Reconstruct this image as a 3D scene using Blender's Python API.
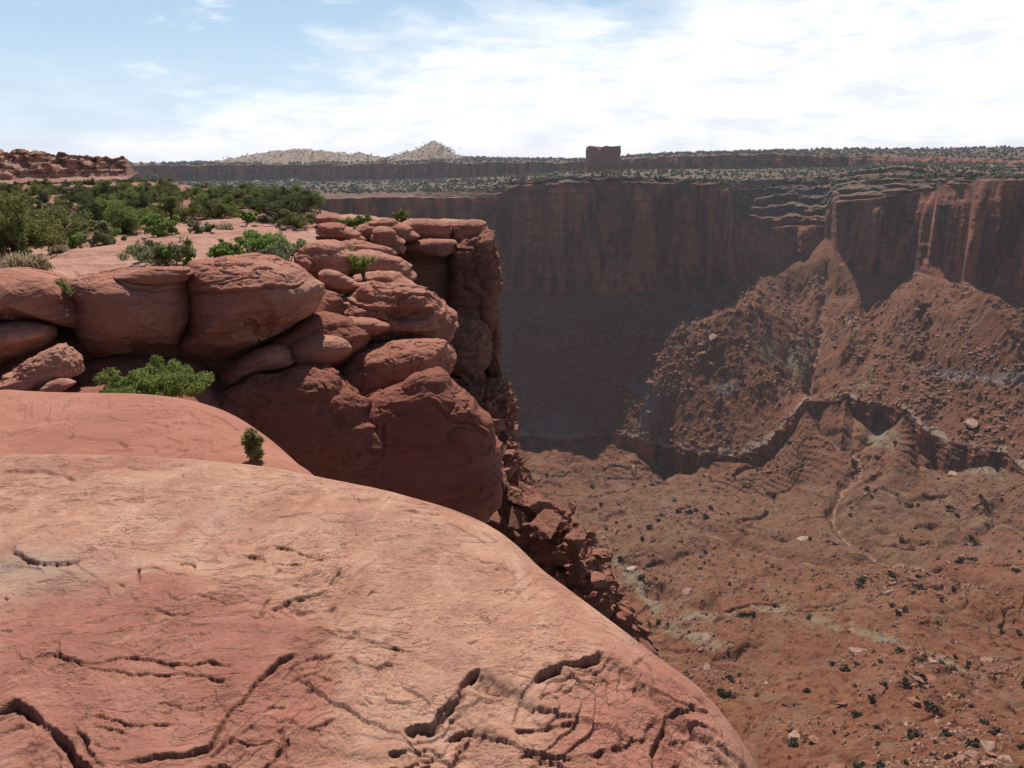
import bpy, math, random
import numpy as np
from mathutils import Vector
R = math.radians
SC = bpy.context.scene
COL = SC.collection
for o in list(bpy.data.objects): bpy.data.objects.remove(o)

# ------------------------------------------------------------------ camera, sky, sun, exposure
F = 800.0; PITCH = R(15.8)
cam_d = bpy.data.cameras.new('camera'); cam = bpy.data.objects.new('camera', cam_d); COL.objects.link(cam)
cam_d.sensor_width = 36; cam_d.lens = F/1024*36; cam_d.clip_start = .05; cam_d.clip_end = 60000
cam.location = (0, 0, 0); cam.rotation_euler = (R(90)-PITCH, 0, 0)
SC.camera = cam
SUN_AZ = R(-6); SUN_EL = R(52)          # azimuth measured from +Y towards +X
W = bpy.data.worlds.new('World'); SC.world = W; W.use_nodes = True
def build_world():
    nt = W.node_tree; nt.nodes.clear(); N = nt.nodes.new; L = nt.links.new
    out = N('ShaderNodeOutputWorld'); bg = N('ShaderNodeBackground'); bg.inputs['Strength'].default_value = .075
    sky = N('ShaderNodeTexSky'); sky.sky_type = 'NISHITA'; sky.sun_disc = False
    sky.sun_elevation = SUN_EL; sky.sun_rotation = SUN_AZ; sky.altitude = 1800; sky.air_density = 1.0; sky.dust_density = 1.0; sky.ozone_density = 1.5
    tc = N('ShaderNodeTexCoord'); sep = N('ShaderNodeSeparateXYZ'); L(tc.outputs['Generated'], sep.inputs[0])
    def M(op, a, b=None, c=None, clamp=False):
        m = N('ShaderNodeMath'); m.operation = op; m.use_clamp = clamp
        for i, v in enumerate((a, b, c)):
            if v is None: continue
            if isinstance(v, (int, float)): m.inputs[i].default_value = v
            else: L(v, m.inputs[i])
        return m.outputs[0]
    X, Y, Z = sep.outputs
    az = M('ARCTAN2', X, Y)
    h = M('SQRT', M('ADD', M('MULTIPLY', X, X), M('MULTIPLY', Y, Y)))
    el = M('DIVIDE', Z, M('MAXIMUM', h, .02))
    comb = N('ShaderNodeCombineXYZ')
    L(M('MULTIPLY', az, 3.2), comb.inputs[0]); L(M('MULTIPLY', el, 11.0), comb.inputs[1])
    n1 = N('ShaderNodeTexNoise'); n1.inputs['Scale'].default_value = 1.7; n1.inputs['Detail'].default_value = 9; n1.inputs['Roughness'].default_value = .58; n1.inputs['Distortion'].default_value = .3
    L(comb.outputs[0], n1.inputs['Vector'])
    n2 = N('ShaderNodeTexNoise'); n2.inputs['Scale'].default_value = 3.4; n2.inputs['Detail'].default_value = 7; n2.inputs['Roughness'].default_value = .6
    mp = N('ShaderNodeMapping'); mp.inputs['Location'].default_value = (5.3, 2.1, 0); L(comb.outputs[0], mp.inputs[0]); L(mp.outputs[0], n2.inputs['Vector'])
    # the bank of cloud: its upper edge climbs from the horizon at the left to high on the right
    e1 = M('ADD', M('MULTIPLY', M('ADD', az, .09), .36), .135)
    e2 = M('ADD', M('MULTIPLY', M('ADD', az, .09), .11), .135)
    edge = M('MINIMUM', M('MINIMUM', e1, e2), .24)
    dist = M('SUBTRACT', edge, el)
    m1 = M('ADD', M('MULTIPLY', dist, 11.0), M('MULTIPLY', M('SUBTRACT', n1.outputs[0], .44), 3.2))
    mask = M('MULTIPLY', M('ADD', m1, .22), 1.1, clamp=True)
    # thin wisps elsewhere
    wis = M('MULTIPLY', M('SUBTRACT', n2.outputs[0], .57), 5.0, clamp=True)
    wis = M('MULTIPLY', M('MULTIPLY', wis, .6), M('MULTIPLY', M('SUBTRACT', .6, el), 3, clamp=True))
    veil = M('MULTIPLY', M('SUBTRACT', .13, el), 3.2, clamp=True)
    mask = M('MAXIMUM', mask, M('MAXIMUM', wis, veil))
    mask = M('MULTIPLY', mask, M('ADD', .82, M('MULTIPLY', n2.outputs[0], .3)), clamp=True)
    up = M('MULTIPLY', M('ADD', el, .05), 20, clamp=True)
    cc = N('ShaderNodeMix'); cc.data_type = 'RGBA'
    L(M('MULTIPLY', M('SUBTRACT', n2.outputs[0], .37), 4.2, clamp=True), cc.inputs['Factor'])
    cc.inputs[6].default_value = (9.9, 10.3, 10.9, 1); cc.inputs[7].default_value = (13.5, 13.5, 13.5, 1)
    base = N('ShaderNodeMix'); base.data_type = 'RGBA'; L(M('MULTIPLY', M('SUBTRACT', .42, el), 2.2, clamp=True), base.inputs['Factor'])
    base.inputs[7].default_value = (6.1, 8.4, 10.6, 1); L(sky.outputs[0], base.inputs[6])
    mx = N('ShaderNodeMix'); mx.data_type = 'RGBA'; L(mask, mx.inputs['Factor']); L(base.outputs[2], mx.inputs[6]); L(cc.outputs[2], mx.inputs[7])
    ahead = M('MULTIPLY', M('ADD', M('DIVIDE', Y, M('MAXIMUM', h, .02)), .35), 1.3, clamp=True)
    ah = N('ShaderNodeMix'); ah.data_type = 'RGBA'; L(ahead, ah.inputs['Factor']); L(sky.outputs[0], ah.inputs[6]); L(mx.outputs[2], ah.inputs[7])
    L(ah.outputs[2], bg.inputs[0]); L(bg.outputs[0], out.inputs[0])
build_world()
sun_d = bpy.data.lights.new('sun', 'SUN'); sun_d.energy = 5.0; sun_d.angle = R(.5); sun_d.color = (1, .955, .90)
sun = bpy.data.objects.new('sun', sun_d); COL.objects.link(sun)
sd = Vector((math.sin(SUN_AZ)*math.cos(SUN_EL), math.cos(SUN_AZ)*math.cos(SUN_EL), math.sin(SUN_EL)))
sun.rotation_euler = sd.to_track_quat('Z', 'Y').to_euler(); sun.location = sd*50
SC.view_settings.view_transform = 'Standard'; SC.view_settings.look = 'None'
SC.view_settings.exposure = 0.28; SC.view_settings.gamma = 1; SC.view_settings.use_curve_mapping = False
SC.cycles.max_bounces = 6; SC.cycles.diffuse_bounces = 3; SC.cycles.volume_bounces = 1
SC.cycles.use_denoising = True

# ------------------------------------------------------------------ maths helpers
rng = np.random.default_rng(7)
_pt = np.random.default_rng(11).permutation(4096).astype(np.int64)
_pg = np.random.default_rng(12).normal(size=(4096, 3)); _pg /= np.linalg.norm(_pg, axis=1)[:, None]
def perlin(x, y, z):
    xi = np.floor(x).astype(np.int64); yi = np.floor(y).astype(np.int64); zi = np.floor(z).astype(np.int64)
    xf = x-xi; yf = y-yi; zf = z-zi
    u = xf*xf*xf*(xf*(xf*6-15)+10); v = yf*yf*yf*(yf*(yf*6-15)+10); w = zf*zf*zf*(zf*(zf*6-15)+10)
    r = 0
    for i in (0, 1):
        wu = u if i else 1-u
        a = _pt[(xi+i) & 4095]
        for j in (0, 1):
            wv = v if j else 1-v
            b = _pt[(a+yi+j) & 4095]
            for k in (0, 1):
                ww = w if k else 1-w
                g = _pg[_pt[(b+zi+k) & 4095]]
                r = r + wu*wv*ww*(g[..., 0]*(xf-i)+g[..., 1]*(yf-j)+g[..., 2]*(zf-k))
    return r*1.5
def fbm(x, y, z, o=4, g=.5, lac=2.03):
    r = 0; a = 1; t = 0
    for i in range(o):
        r = r + a*perlin(x+i*17.3, y-i*9.1, z+i*5.7); t += a; a *= g; x = x*lac; y = y*lac; z = z*lac
    return r/t*1.6
def ridged(x, y, z, o=4, g=.5):
    r = 0; a = 1; t = 0
    for i in range(o):
        r = r + a*(1-np.abs(perlin(x+i*7.3, y+i*3.1, z-i*5.7))*2.2); t += a; a *= g; x = x*2.1; y = y*2.1; z = z*2.1
    return r/t
def sstep(a, b, x):
    t = np.clip((x-a)/(b-a), 0, 1); return t*t*(3-2*t)
def terrace(v, sharp=.25):
    f = np.floor(v); t = v-f
    return f+sstep(.5-sharp/2, .5+sharp/2, t)
cP, sP = math.cos(PITCH), math.sin(PITCH)
def azel(px, py):
    x = (np.asarray(px, float)-512)/F; y = (384-np.asarray(py, float))/F
    f = cP+y*sP; d = -sP+y*cP; h = np.hypot(x, f)
    return np.arctan2(x, f), d/h
def P(px, py, r):                     # the point at horizontal distance r seen in that direction
    a, t = azel(px, py); return np.stack([np.sin(a)*r, np.cos(a)*r, t*np.asarray(r, float)], -1)
def plane(px, py, z):                 # where that direction meets the level z
    a, t = azel(px, py); r = z/np.minimum(t, -1e-3); return np.stack([np.sin(a)*r, np.cos(a)*r], -1)
def proj(v):
    f = v[..., 1]*cP-v[..., 2]*sP; u = v[..., 1]*sP+v[..., 2]*cP; f = np.maximum(f, 1e-3)
    return 512+F*v[..., 0]/f, 384-F*u/f
def seg_dist(x, y, pts):              # distance, signed side (+ left of travel), running parameter 0..1
    pts = np.asarray(pts, float); best = np.full(x.shape, 1e18); side = np.zeros(x.shape); par = np.zeros(x.shape)
    ln = np.hypot(*(pts[1:]-pts[:-1]).T); cum = np.concatenate([[0], np.cumsum(ln)])
    for i in range(len(pts)-1):
        ax, ay = pts[i]; bx, by = pts[i+1]; dx, dy = bx-ax, by-ay; l2 = dx*dx+dy*dy+1e-12
        t = np.clip(((x-ax)*dx+(y-ay)*dy)/l2, 0, 1)
        ex = x-ax-t*dx; ey = y-ay-t*dy; d2 = ex*ex+ey*ey
        m = d2 < best
        best = np.where(m, d2, best); side = np.where(m, dx*(y-ay)-dy*(x-ax), side); par = np.where(m, (cum[i]+t*ln[i])/cum[-1], par)
    return np.sqrt(best), np.sign(side), par
def smooth_poly(pts, n=6):            # Catmull-Rom
    p = np.asarray(pts, float); q = np.vstack([2*p[0]-p[1], p, 2*p[-1]-p[-2]]); out = []
    for i in range(1, len(q)-2):
        for t in np.linspace(0, 1, n, endpoint=False):
            out.append(.5*((2*q[i])+(-q[i-1]+q[i+1])*t+(2*q[i-1]-5*q[i]+4*q[i+1]-q[i+2])*t*t+(-q[i-1]+3*q[i]-3*q[i+1]+q[i+2])*t**3))
    out.append(p[-1]); return np.array(out)

# ------------------------------------------------------------------ object helpers
def mesh_obj(name, verts, faces, mat, parent=None, smooth=True, attrs=None):
    me = bpy.data.meshes.new(name); verts = np.ascontiguousarray(verts, np.float32); faces = np.ascontiguousarray(faces, np.int32)
    k = faces.shape[1]; me.vertices.add(len(verts)); me.vertices.foreach_set('co', verts.ravel())
    me.loops.add(faces.size); me.loops.foreach_set('vertex_index', faces.ravel())
    me.polygons.add(len(faces)); me.polygons.foreach_set('loop_start', np.arange(0, faces.size, k, dtype=np.int32))
    try: me.polygons.foreach_set('loop_total', np.full(len(faces), k, np.int32))
    except Exception: pass
    me.update(calc_edges=True)
    me.polygons.foreach_set('use_smooth', np.full(len(faces), smooth, bool))
    for nm, v in (attrs or {}).items():
        a = me.attributes.new(nm, 'FLOAT', 'POINT'); a.data.foreach_set('value', np.ascontiguousarray(v, np.float32).ravel())
    me.materials.append(mat); me.validate()
    o = bpy.data.objects.new(name, me); COL.objects.link(o)
    if parent is not None: o.parent = parent
    return o
def tag(o, label=None, cat=None, group=None, kind=None):
    if label: o['label'] = label
    if cat: o['category'] = cat
    if group: o['group'] = group
    if kind: o['kind'] = kind
    return o
def empty(name, loc, label=None, cat=None, group=None):
    o = bpy.data.objects.new(name, None); COL.objects.link(o); o.location = loc; o.empty_display_size = .1
    return tag(o, label, cat, group)
def grid_faces(nr, nc):
    i = np.arange((nr-1)*(nc-1)); r = i//(nc-1); c = i % (nc-1); a = r*nc+c
    return np.stack([a, a+1, a+nc+1, a+nc], -1)
_cs = {}
def cube_sphere(n):
    if n in _cs: return _cs[n]
    t = np.tan(np.linspace(-math.pi/4, math.pi/4, n+1)); A, B = np.meshgrid(t, t, indexing='ij'); o = np.ones_like(A)
    vs = []; fs = []; off = 0
    for s in ((o, A, B), (-o, B, A), (B, o, A), (A, -o, B), (A, B, o), (B, A, -o)):
        v = np.stack(s, -1).reshape(-1, 3); vs.append(v); fs.append(grid_faces(n+1, n+1)+off); off += len(v)
    v = np.vstack(vs); v /= np.linalg.norm(v, axis=1)[:, None]; f = np.vstack(fs)
    key = np.round(v*1e5).astype(np.int64); _, idx, inv = np.unique(key, axis=0, return_index=True, return_inverse=True)
    _cs[n] = (v[idx], inv.ravel()[f]); return _cs[n]

# ------------------------------------------------------------------ materials
class G:
    def __init__(s, name):
        s.m = bpy.data.materials.new(name); s.m.use_nodes = True; s.nt = s.m.node_tree; s.b = s.nt.nodes['Principled BSDF']
        s.b.inputs['Roughness'].default_value = .95; s.b.inputs['Specular IOR Level'].default_value = .12
        s.tc = s.nt.nodes.new('ShaderNodeTexCoord').outputs['Object']
    def n(s, t, **k):
        n = s.nt.nodes.new(t)
        for a, b in k.items(): setattr(n, a, b)
        return n
    def link(s, a, b): s.nt.links.new(a, b)
    def map(s, scale=(1, 1, 1), rot=(0, 0, 0), loc=(0, 0, 0), src=None):
        m = s.n('ShaderNodeMapping'); s.link(src or s.tc, m.inputs[0]); m.inputs['Scale'].default_value = scale; m.inputs['Rotation'].default_value = rot; m.inputs['Location'].default_value = loc
        return m.outputs[0]
    def noise(s, scale, detail=6, rough=.55, dist=0, vec=None):
        n = s.n('ShaderNodeTexNoise'); s.link(vec or s.tc, n.inputs['Vector'])
        n.inputs['Scale'].default_value = scale; n.inputs['Detail'].default_value = detail; n.inputs['Roughness'].default_value = rough; n.inputs['Distortion'].default_value = dist
        return n.outputs[0]
    def ramp(s, v, stops):
        r = s.n('ShaderNodeValToRGB'); s.link(v, r.inputs[0]); e = r.color_ramp.elements
        while len(e) < len(stops): e.new(.5)
        for k, (p, c) in enumerate(stops):
            e[k].position = p; e[k].color = (c, c, c, 1) if isinstance(c, (int, float)) else (*c, 1)
        return r.outputs[0]
    def mix(s, f, a, b, mode='MIX'):
        m = s.n('ShaderNodeMix', data_type='RGBA', blend_type=mode)
        for v, i in ((f, 0), (a, 6), (b, 7)):
            if isinstance(v, (int, float)): m.inputs[i].default_value = v
            elif isinstance(v, tuple): m.inputs[i].default_value = (*v, 1)
            else: s.link(v, m.inputs[i])
        return m.outputs[2]
    def math(s, op, a, b=0, clamp=False):
        m = s.n('ShaderNodeMath', operation=op, use_clamp=clamp)
        for i, v in enumerate((a, b)):
            if isinstance(v, (int, float)): m.inputs[i].default_value = v
            else: s.link(v, m.inputs[i])
        return m.outputs[0]
    def attr(s, nm):
        a = s.n('ShaderNodeAttribute'); a.attribute_name = nm; return a.outputs['Fac']
    def bump(s, hs, dist):
        prev = None
        for h, st in hs:
            b = s.n('ShaderNodeBump'); b.inputs['Strength'].default_value = st; b.inputs['Distance'].default_value = dist; s.link(h, b.inputs['Height'])
            if prev: s.link(prev, b.inputs['Normal'])
            prev = b.outputs[0]
        s.link(prev, s.b.inputs['Normal'])
    def done(s, c, k=.80):
        c = s.mix(1.0, c, (k, k, k), 'MULTIPLY'); s.link(c, s.b.inputs['Base Color']); return s.m

def sandstone(name, a, b, c, dark, sc=1.0, strata=6.0, bd=.012, dark_amt=.55, tilt=.12):
    g = G(name)
    def hair(sc_, off, wd, mth):
        d_ = g.math('ABSOLUTE', g.math('SUBTRACT', g.noise(sc_*sc, 4, .6, .8, g.map((.5, .5, 1.4), (0, 0, 0), (off, off, 0))), .5)); mk = g.ramp(g.noise(sc_*.5*sc, 3, .6, 0, g.map((1, 1, 1), (0, 0, 0), (off*2, 3, 0))), [(mth, 0.0), (mth+.06, 1.0)])
        return g.math('MULTIPLY', g.ramp(d_, [(0, 1.0), (wd, 0.0)]), mk)
    hh = g.math('MAXIMUM', hair(1.6, 3.7, .010, .48), hair(4.2, 9.1, .012, .5))
    big = g.noise(.55*sc, 5, .6, .4); mid = g.noise(3.1*sc, 8, .65, .2); fine = g.noise(42*sc, 6, .7)
    st = g.noise(strata*sc, 6, .6, .6, g.map((.16, .16, 1.5), (tilt, tilt*.6, 0)))
    col = g.ramp(big, [(.33, a), (.5, b), (.68, c)])
    col = g.mix(g.ramp(st, [(.42, 0.0), (.62, .55)]), col, tuple(x*.80 for x in a))
    col = g.mix(g.ramp(mid, [(.52, 0.0), (.72, dark_amt)]), col, dark)
    col = g.mix(g.ramp(fine, [(.3, .55), (.7, 0.0)]), col, tuple(x*.78 for x in b))
    speck = g.noise(95*sc, 3, .6)
    col = g.mix(g.ramp(speck, [(.62, 0.0), (.75, .35)]), col, tuple(min(1, x*1.25) for x in c))
    col = g.mix(g.math('MULTIPLY', hh, .38), col, tuple(x*.8 for x in dark))
    g.bump([(mid, .5), (st, .55), (fine, .34), (g.math('SUBTRACT', 1.0, hh), .5)], bd/sc)
    return g.done(col)
M_FG = None
def fg_mat():
    g = G('foreground_sandstone')
    sw = g.map((1, .55, 1), (0, 0, R(-14)))
    big = g.noise(.9, 5, .6, .5, sw); mid = g.noise(4.2, 8, .68, .8, sw); lin = g.noise(9, 8, .7, 1.2, g.map((.35, 1.2, 1), (0, 0, R(-18))))
    fine = g.noise(60, 6, .72); grain = g.noise(260, 3, .6)
    pale = g.ramp(mid, [(.32, (.44, .205, .135)), (.5, (.57, .305, .205)), (.68, (.68, .42, .29))])
    red = g.ramp(mid, [(.32, (.36, .14, .098)), (.5, (.44, .185, .13)), (.7, (.50, .23, .165))])
    ra = g.math('ADD', g.attr('red'), g.math('MULTIPLY', g.math('SUBTRACT', big, .5), 1.2), True)
    col = g.mix(g.ramp(ra, [(.25, 0.0), (.6, 1.0)]), pale, red)
    col = g.mix(g.ramp(lin, [(.52, 0.0), (.72, .55)]), col, (.36, .15, .10))
    col = g.mix(g.math('MULTIPLY', g.attr('grey'), g.ramp(mid, [(.3, .2), (.6, .9)])), col, (.36, .30, .24))
    col = g.mix(g.ramp(fine, [(.3, .5), (.62, 0.0)]), col, (.34, .15, .095))
    col = g.mix(g.math('MULTIPLY', g.ramp(g.noise(13, 6, .7), [(.58, 0.0), (.72, .5)]), 1), col, (.70, .40, .24))
    def hair(sc_, rot, off, wd, msc, mth):
        v = g.map((.38, 1.0, 1), (0, 0, R(rot)), (off, off, 0)); n_ = g.noise(sc_, 4, .6, .9, v); d_ = g.math('ABSOLUTE', g.math('SUBTRACT', n_, .5))
        mk = g.ramp(g.noise(msc, 3, .6, 0, g.map((1, 1, 1), (0, 0, 0), (off*2, 3, 0))), [(mth, 0.0), (mth+.06, 1.0)])
        return g.math('MULTIPLY', g.ramp(d_, [(0, 1.0), (wd, 0.0)]), mk)
    h1 = hair(4.5, -8, 3.1, .010, 2.3, .50); h2 = hair(9, -20, 7.7, .014, 3.1, .50); h3 = hair(17, 10, 12.3, .02, 4, .53)
    hh = g.math('MAXIMUM', h1, g.math('MAXIMUM', h2, h3))
    col = g.mix(g.math('MULTIPLY', hh, .75), col, (.17, .075, .05))
    pit = g.ramp(g.noise(38, 4, .75, .4, g.map((.6, 1, 1), (0, 0, R(-15)))), [(.60, 0.0), (.70, .6)])
    col = g.mix(pit, col, (.30, .135, .09))
    stain = g.ramp(g.noise(2.2, 7, .75, 1.0, sw), [(.54, 0.0), (.66, .5)]); col = g.mix(stain, col, (.40, .215, .15))
    col = g.mix(g.attr('crack'), col, (.20, .085, .055))
    hinv = g.math('SUBTRACT', 1.0, hh)
    g.bump([(mid, .5), (lin, .8), (fine, .6), (hinv, .5), (grain, .2)], .012)
    return g.done(col)
M_FG = fg_mat()
M_SLAB = sandstone('second_slab_sandstone', (.40, .16, .105), (.46, .195, .13), (.52, .25, .17), (.30, .12, .08), 1.0, 4, .010, .35)
M_ROCK = sandstone('boulder_sandstone', (.41, .155, .10), (.50, .215, .145), (.60, .31, .22), (.24, .085, .055), .7, 7, .018, .6)
M_SHADED = sandstone('shaded_sandstone', (.28, .10, .065), (.33, .12, .078), (.38, .15, .10), (.16, .06, .045), .6, 8, .02, .6)  # darker copy of the boulder sandstone, shade of the ledges put into its colour
M_CLIFF = sandstone('cliff_sandstone', (.28, .10, .065), (.37, .15, .10), (.48, .24, .165), (.12, .045, .036), .7, 9, .04, .7)
M_DEB = sandstone('rockfall_sandstone', (.30, .115, .075), (.38, .17, .115), (.46, .26, .18), (.17, .07, .05), .9, 6, .02, .5)
def plateau_mat():
    g = G('plateau_slickrock')
    big = g.noise(.16, 6, .62, .5); mid = g.noise(1.6, 8, .65, .3, g.map((.6, 1.4, 1))); fine = g.noise(22, 6, .7)
    col = g.ramp(mid, [(.3, (.42, .20, .14)), (.5, (.51, .27, .195)), (.7, (.58, .34, .25))])
    soil = g.ramp(g.noise(4, 6, .7), [(.3, (.27, .12, .075)), (.7, (.36, .18, .12))])
    sa = g.math('ADD', g.attr('soil'), g.math('MULTIPLY', g.math('SUBTRACT', big, .5), 1.4), True)
    col = g.mix(g.ramp(sa, [(.42, 0.0), (.58, 1.0)]), col, soil)
    col = g.mix(g.ramp(fine, [(.3, .45), (.65, 0.0)]), col, (.28, .12, .08))
    g.bump([(mid, .6), (fine, .4)], .03); return g.done(col)
M_PLAT = plateau_mat()
def canyon_mat():
    g = G('canyon_rock')
    wall = g.attr('wall'); olv = g.attr('olive')
    n40 = g.noise(.022, 6, .6, .4); n8 = g.noise(.13, 7, .68, .3); n2 = g.noise(.7, 6, .75); st = g.noise(.5, 5, .6, .3, g.map((.02, .02, .45)))
    tal = g.ramp(n8, [(.3, (.185, .074, .038)), (.5, (.27, .104, .050)), (.7, (.35, .155, .082))])
    tal = g.mix(g.ramp(n40, [(.4, 0.0), (.62, .6)]), tal, (.27, .092, .052))
    tal = g.mix(g.ramp(g.noise(.35, 6, .75), [(.55, 0.0), (.68, .6)]), tal, (.40, .24, .165))
    tal = g.mix(g.ramp(n2, [(.34, .7), (.52, 0.0)]), tal, (.105, .052, .034))
    tal = g.mix(g.ramp(st, [(.5, 0.0), (.66, .3)]), tal, (.15, .065, .045))
    tal = g.mix(g.math('MULTIPLY', olv, .75), tal, g.ramp(n8, [(.3, (.135, .078, .046)), (.5, (.20, .115, .070)), (.7, (.26, .155, .10))]))
    tal = g.mix(g.ramp(g.noise(.045, 7, .7, 1.2), [(.5, 0.0), (.64, .45)]), tal, (.30, .20, .13))
    vs = g.noise(.075, 7, .65, .5, g.map((1, 1, .16)))
    wl = g.ramp(vs, [(.40, (.10, .042, .034)), (.47, (.24, .085, .056)), (.54, (.38, .132, .078)), (.64, (.60, .215, .12))])
    wl = g.mix(g.ramp(st, [(.48, 0.0), (.62, .5)]), wl, (.115, .05, .04))
    wl = g.mix(g.ramp(n8, [(.35, .5), (.5, 0.0)]), wl, (.12, .048, .036))
    wl = g.mix(g.math('MULTIPLY', g.attr('fresh'), g.ramp(n8, [(.35, .3), (.6, .9)])), wl, (.46, .155, .085))
    col = g.mix(wall, tal, wl)
    br = g.math('SUBTRACT', n8, .5); br2 = g.math('MULTIPLY', g.math('SUBTRACT', n2, .5), 1.3)
    def patch(a, k, c):
        nonlocal col
        f = g.math('ADD', g.attr(a), g.math('ADD', g.math('MULTIPLY', br, k), br2)); col = g.mix(g.ramp(f, [(.42, 0.0), (.75, .85)]), col, c)
    patch('green', 1.6, (.30, .24, .155)); patch('pale', 1.2, (.42, .30, .22)); patch('blue', 1.4, (.27, .235, .215)); patch('wash', .7, (.52, .30, .21))
    veg = g.math('MULTIPLY', g.attr('bench'), g.ramp(g.noise(.11, 5, .8), [(.42, 0.0), (.56, .9)]))
    col = g.mix(g.math('MULTIPLY', g.attr('bench'), .7), col, (.21, .13, .088))
    col = g.mix(veg, col, (.11, .105, .07))
    g.bump([(n8, .6), (n2, .7)], 1.2)
    return g.done(col, .68)
M_CAN = canyon_mat()
M_BUTTE = sandstone('butte_sandstone', (.28, .11, .072), (.36, .15, .10), (.42, .20, .14), (.15, .06, .045), .03, 6, .03, .5, 0)
M_HILL = sandstone('pale_dome_sandstone', (.30, .21, .145), (.40, .30, .21), (.48, .38, .28), (.12, .09, .06), .035, 6, .05, .95, 0)
def leaf_mat(name, c1, c2, c3):
    g = G(name); g.b.inputs['Roughness'].default_value = .7
    g.link(g.ramp(g.noise(9, 4, .7), [(.3, c1), (.5, c2), (.72, c3)]), g.b.inputs['Base Color'])
    try:
        t = g.n('ShaderNodeBsdfTranslucent'); t.inputs[0].default_value = (*[min(1, x*1.5) for x in c2], 1)
        m = g.n('ShaderNodeMixShader'); m.inputs[0].default_value = .35
        g.link(g.b.outputs[0], m.inputs[1]); g.link(t.outputs[0], m.inputs[2]); out = [n for n in g.nt.nodes if n.type == 'OUTPUT_MATERIAL'][0]
        g.link(m.outputs[0], out.inputs[0])
    except Exception: pass
    return g.m
L_JUN = leaf_mat('juniper_foliage', (.07, .082, .025), (.14, .152, .045), (.26, .262, .09))
L_PIN = leaf_mat('dark_pinyon_foliage', (.035, .05, .02), (.07, .085, .033), (.12, .14, .055))
L_GRN = leaf_mat('bright_foliage', (.09, .14, .035), (.16, .225, .055), (.24, .31, .085))
L_SAG = leaf_mat('sage_foliage', (.11, .12, .06), (.17, .18, .09), (.25, .25, .14))
L_OLV = leaf_mat('olive_foliage', (.09, .12, .03), (.16, .19, .05), (.27, .29, .09))
L_YEL = leaf_mat('yellow_green_foliage', (.13, .13, .05), (.23, .22, .085), (.34, .31, .13))
L_DRY = leaf_mat('dry_grass', (.24, .19, .11), (.34, .27, .17), (.42, .35, .22))
def bark():
    g = G('bark'); return g.done(g.ramp(g.noise(30, 5, .7), [(.3, (.10, .07, .05)), (.7, (.24, .18, .13))]))
M_BARK = bark()
def dot_mat():
    g = G('scrub_foliage'); return g.done(g.ramp(g.noise(.4, 4, .7), [(.3, (.05, .055, .034)), (.7, (.12, .115, .065))]))
M_DOT = dot_mat()

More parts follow.
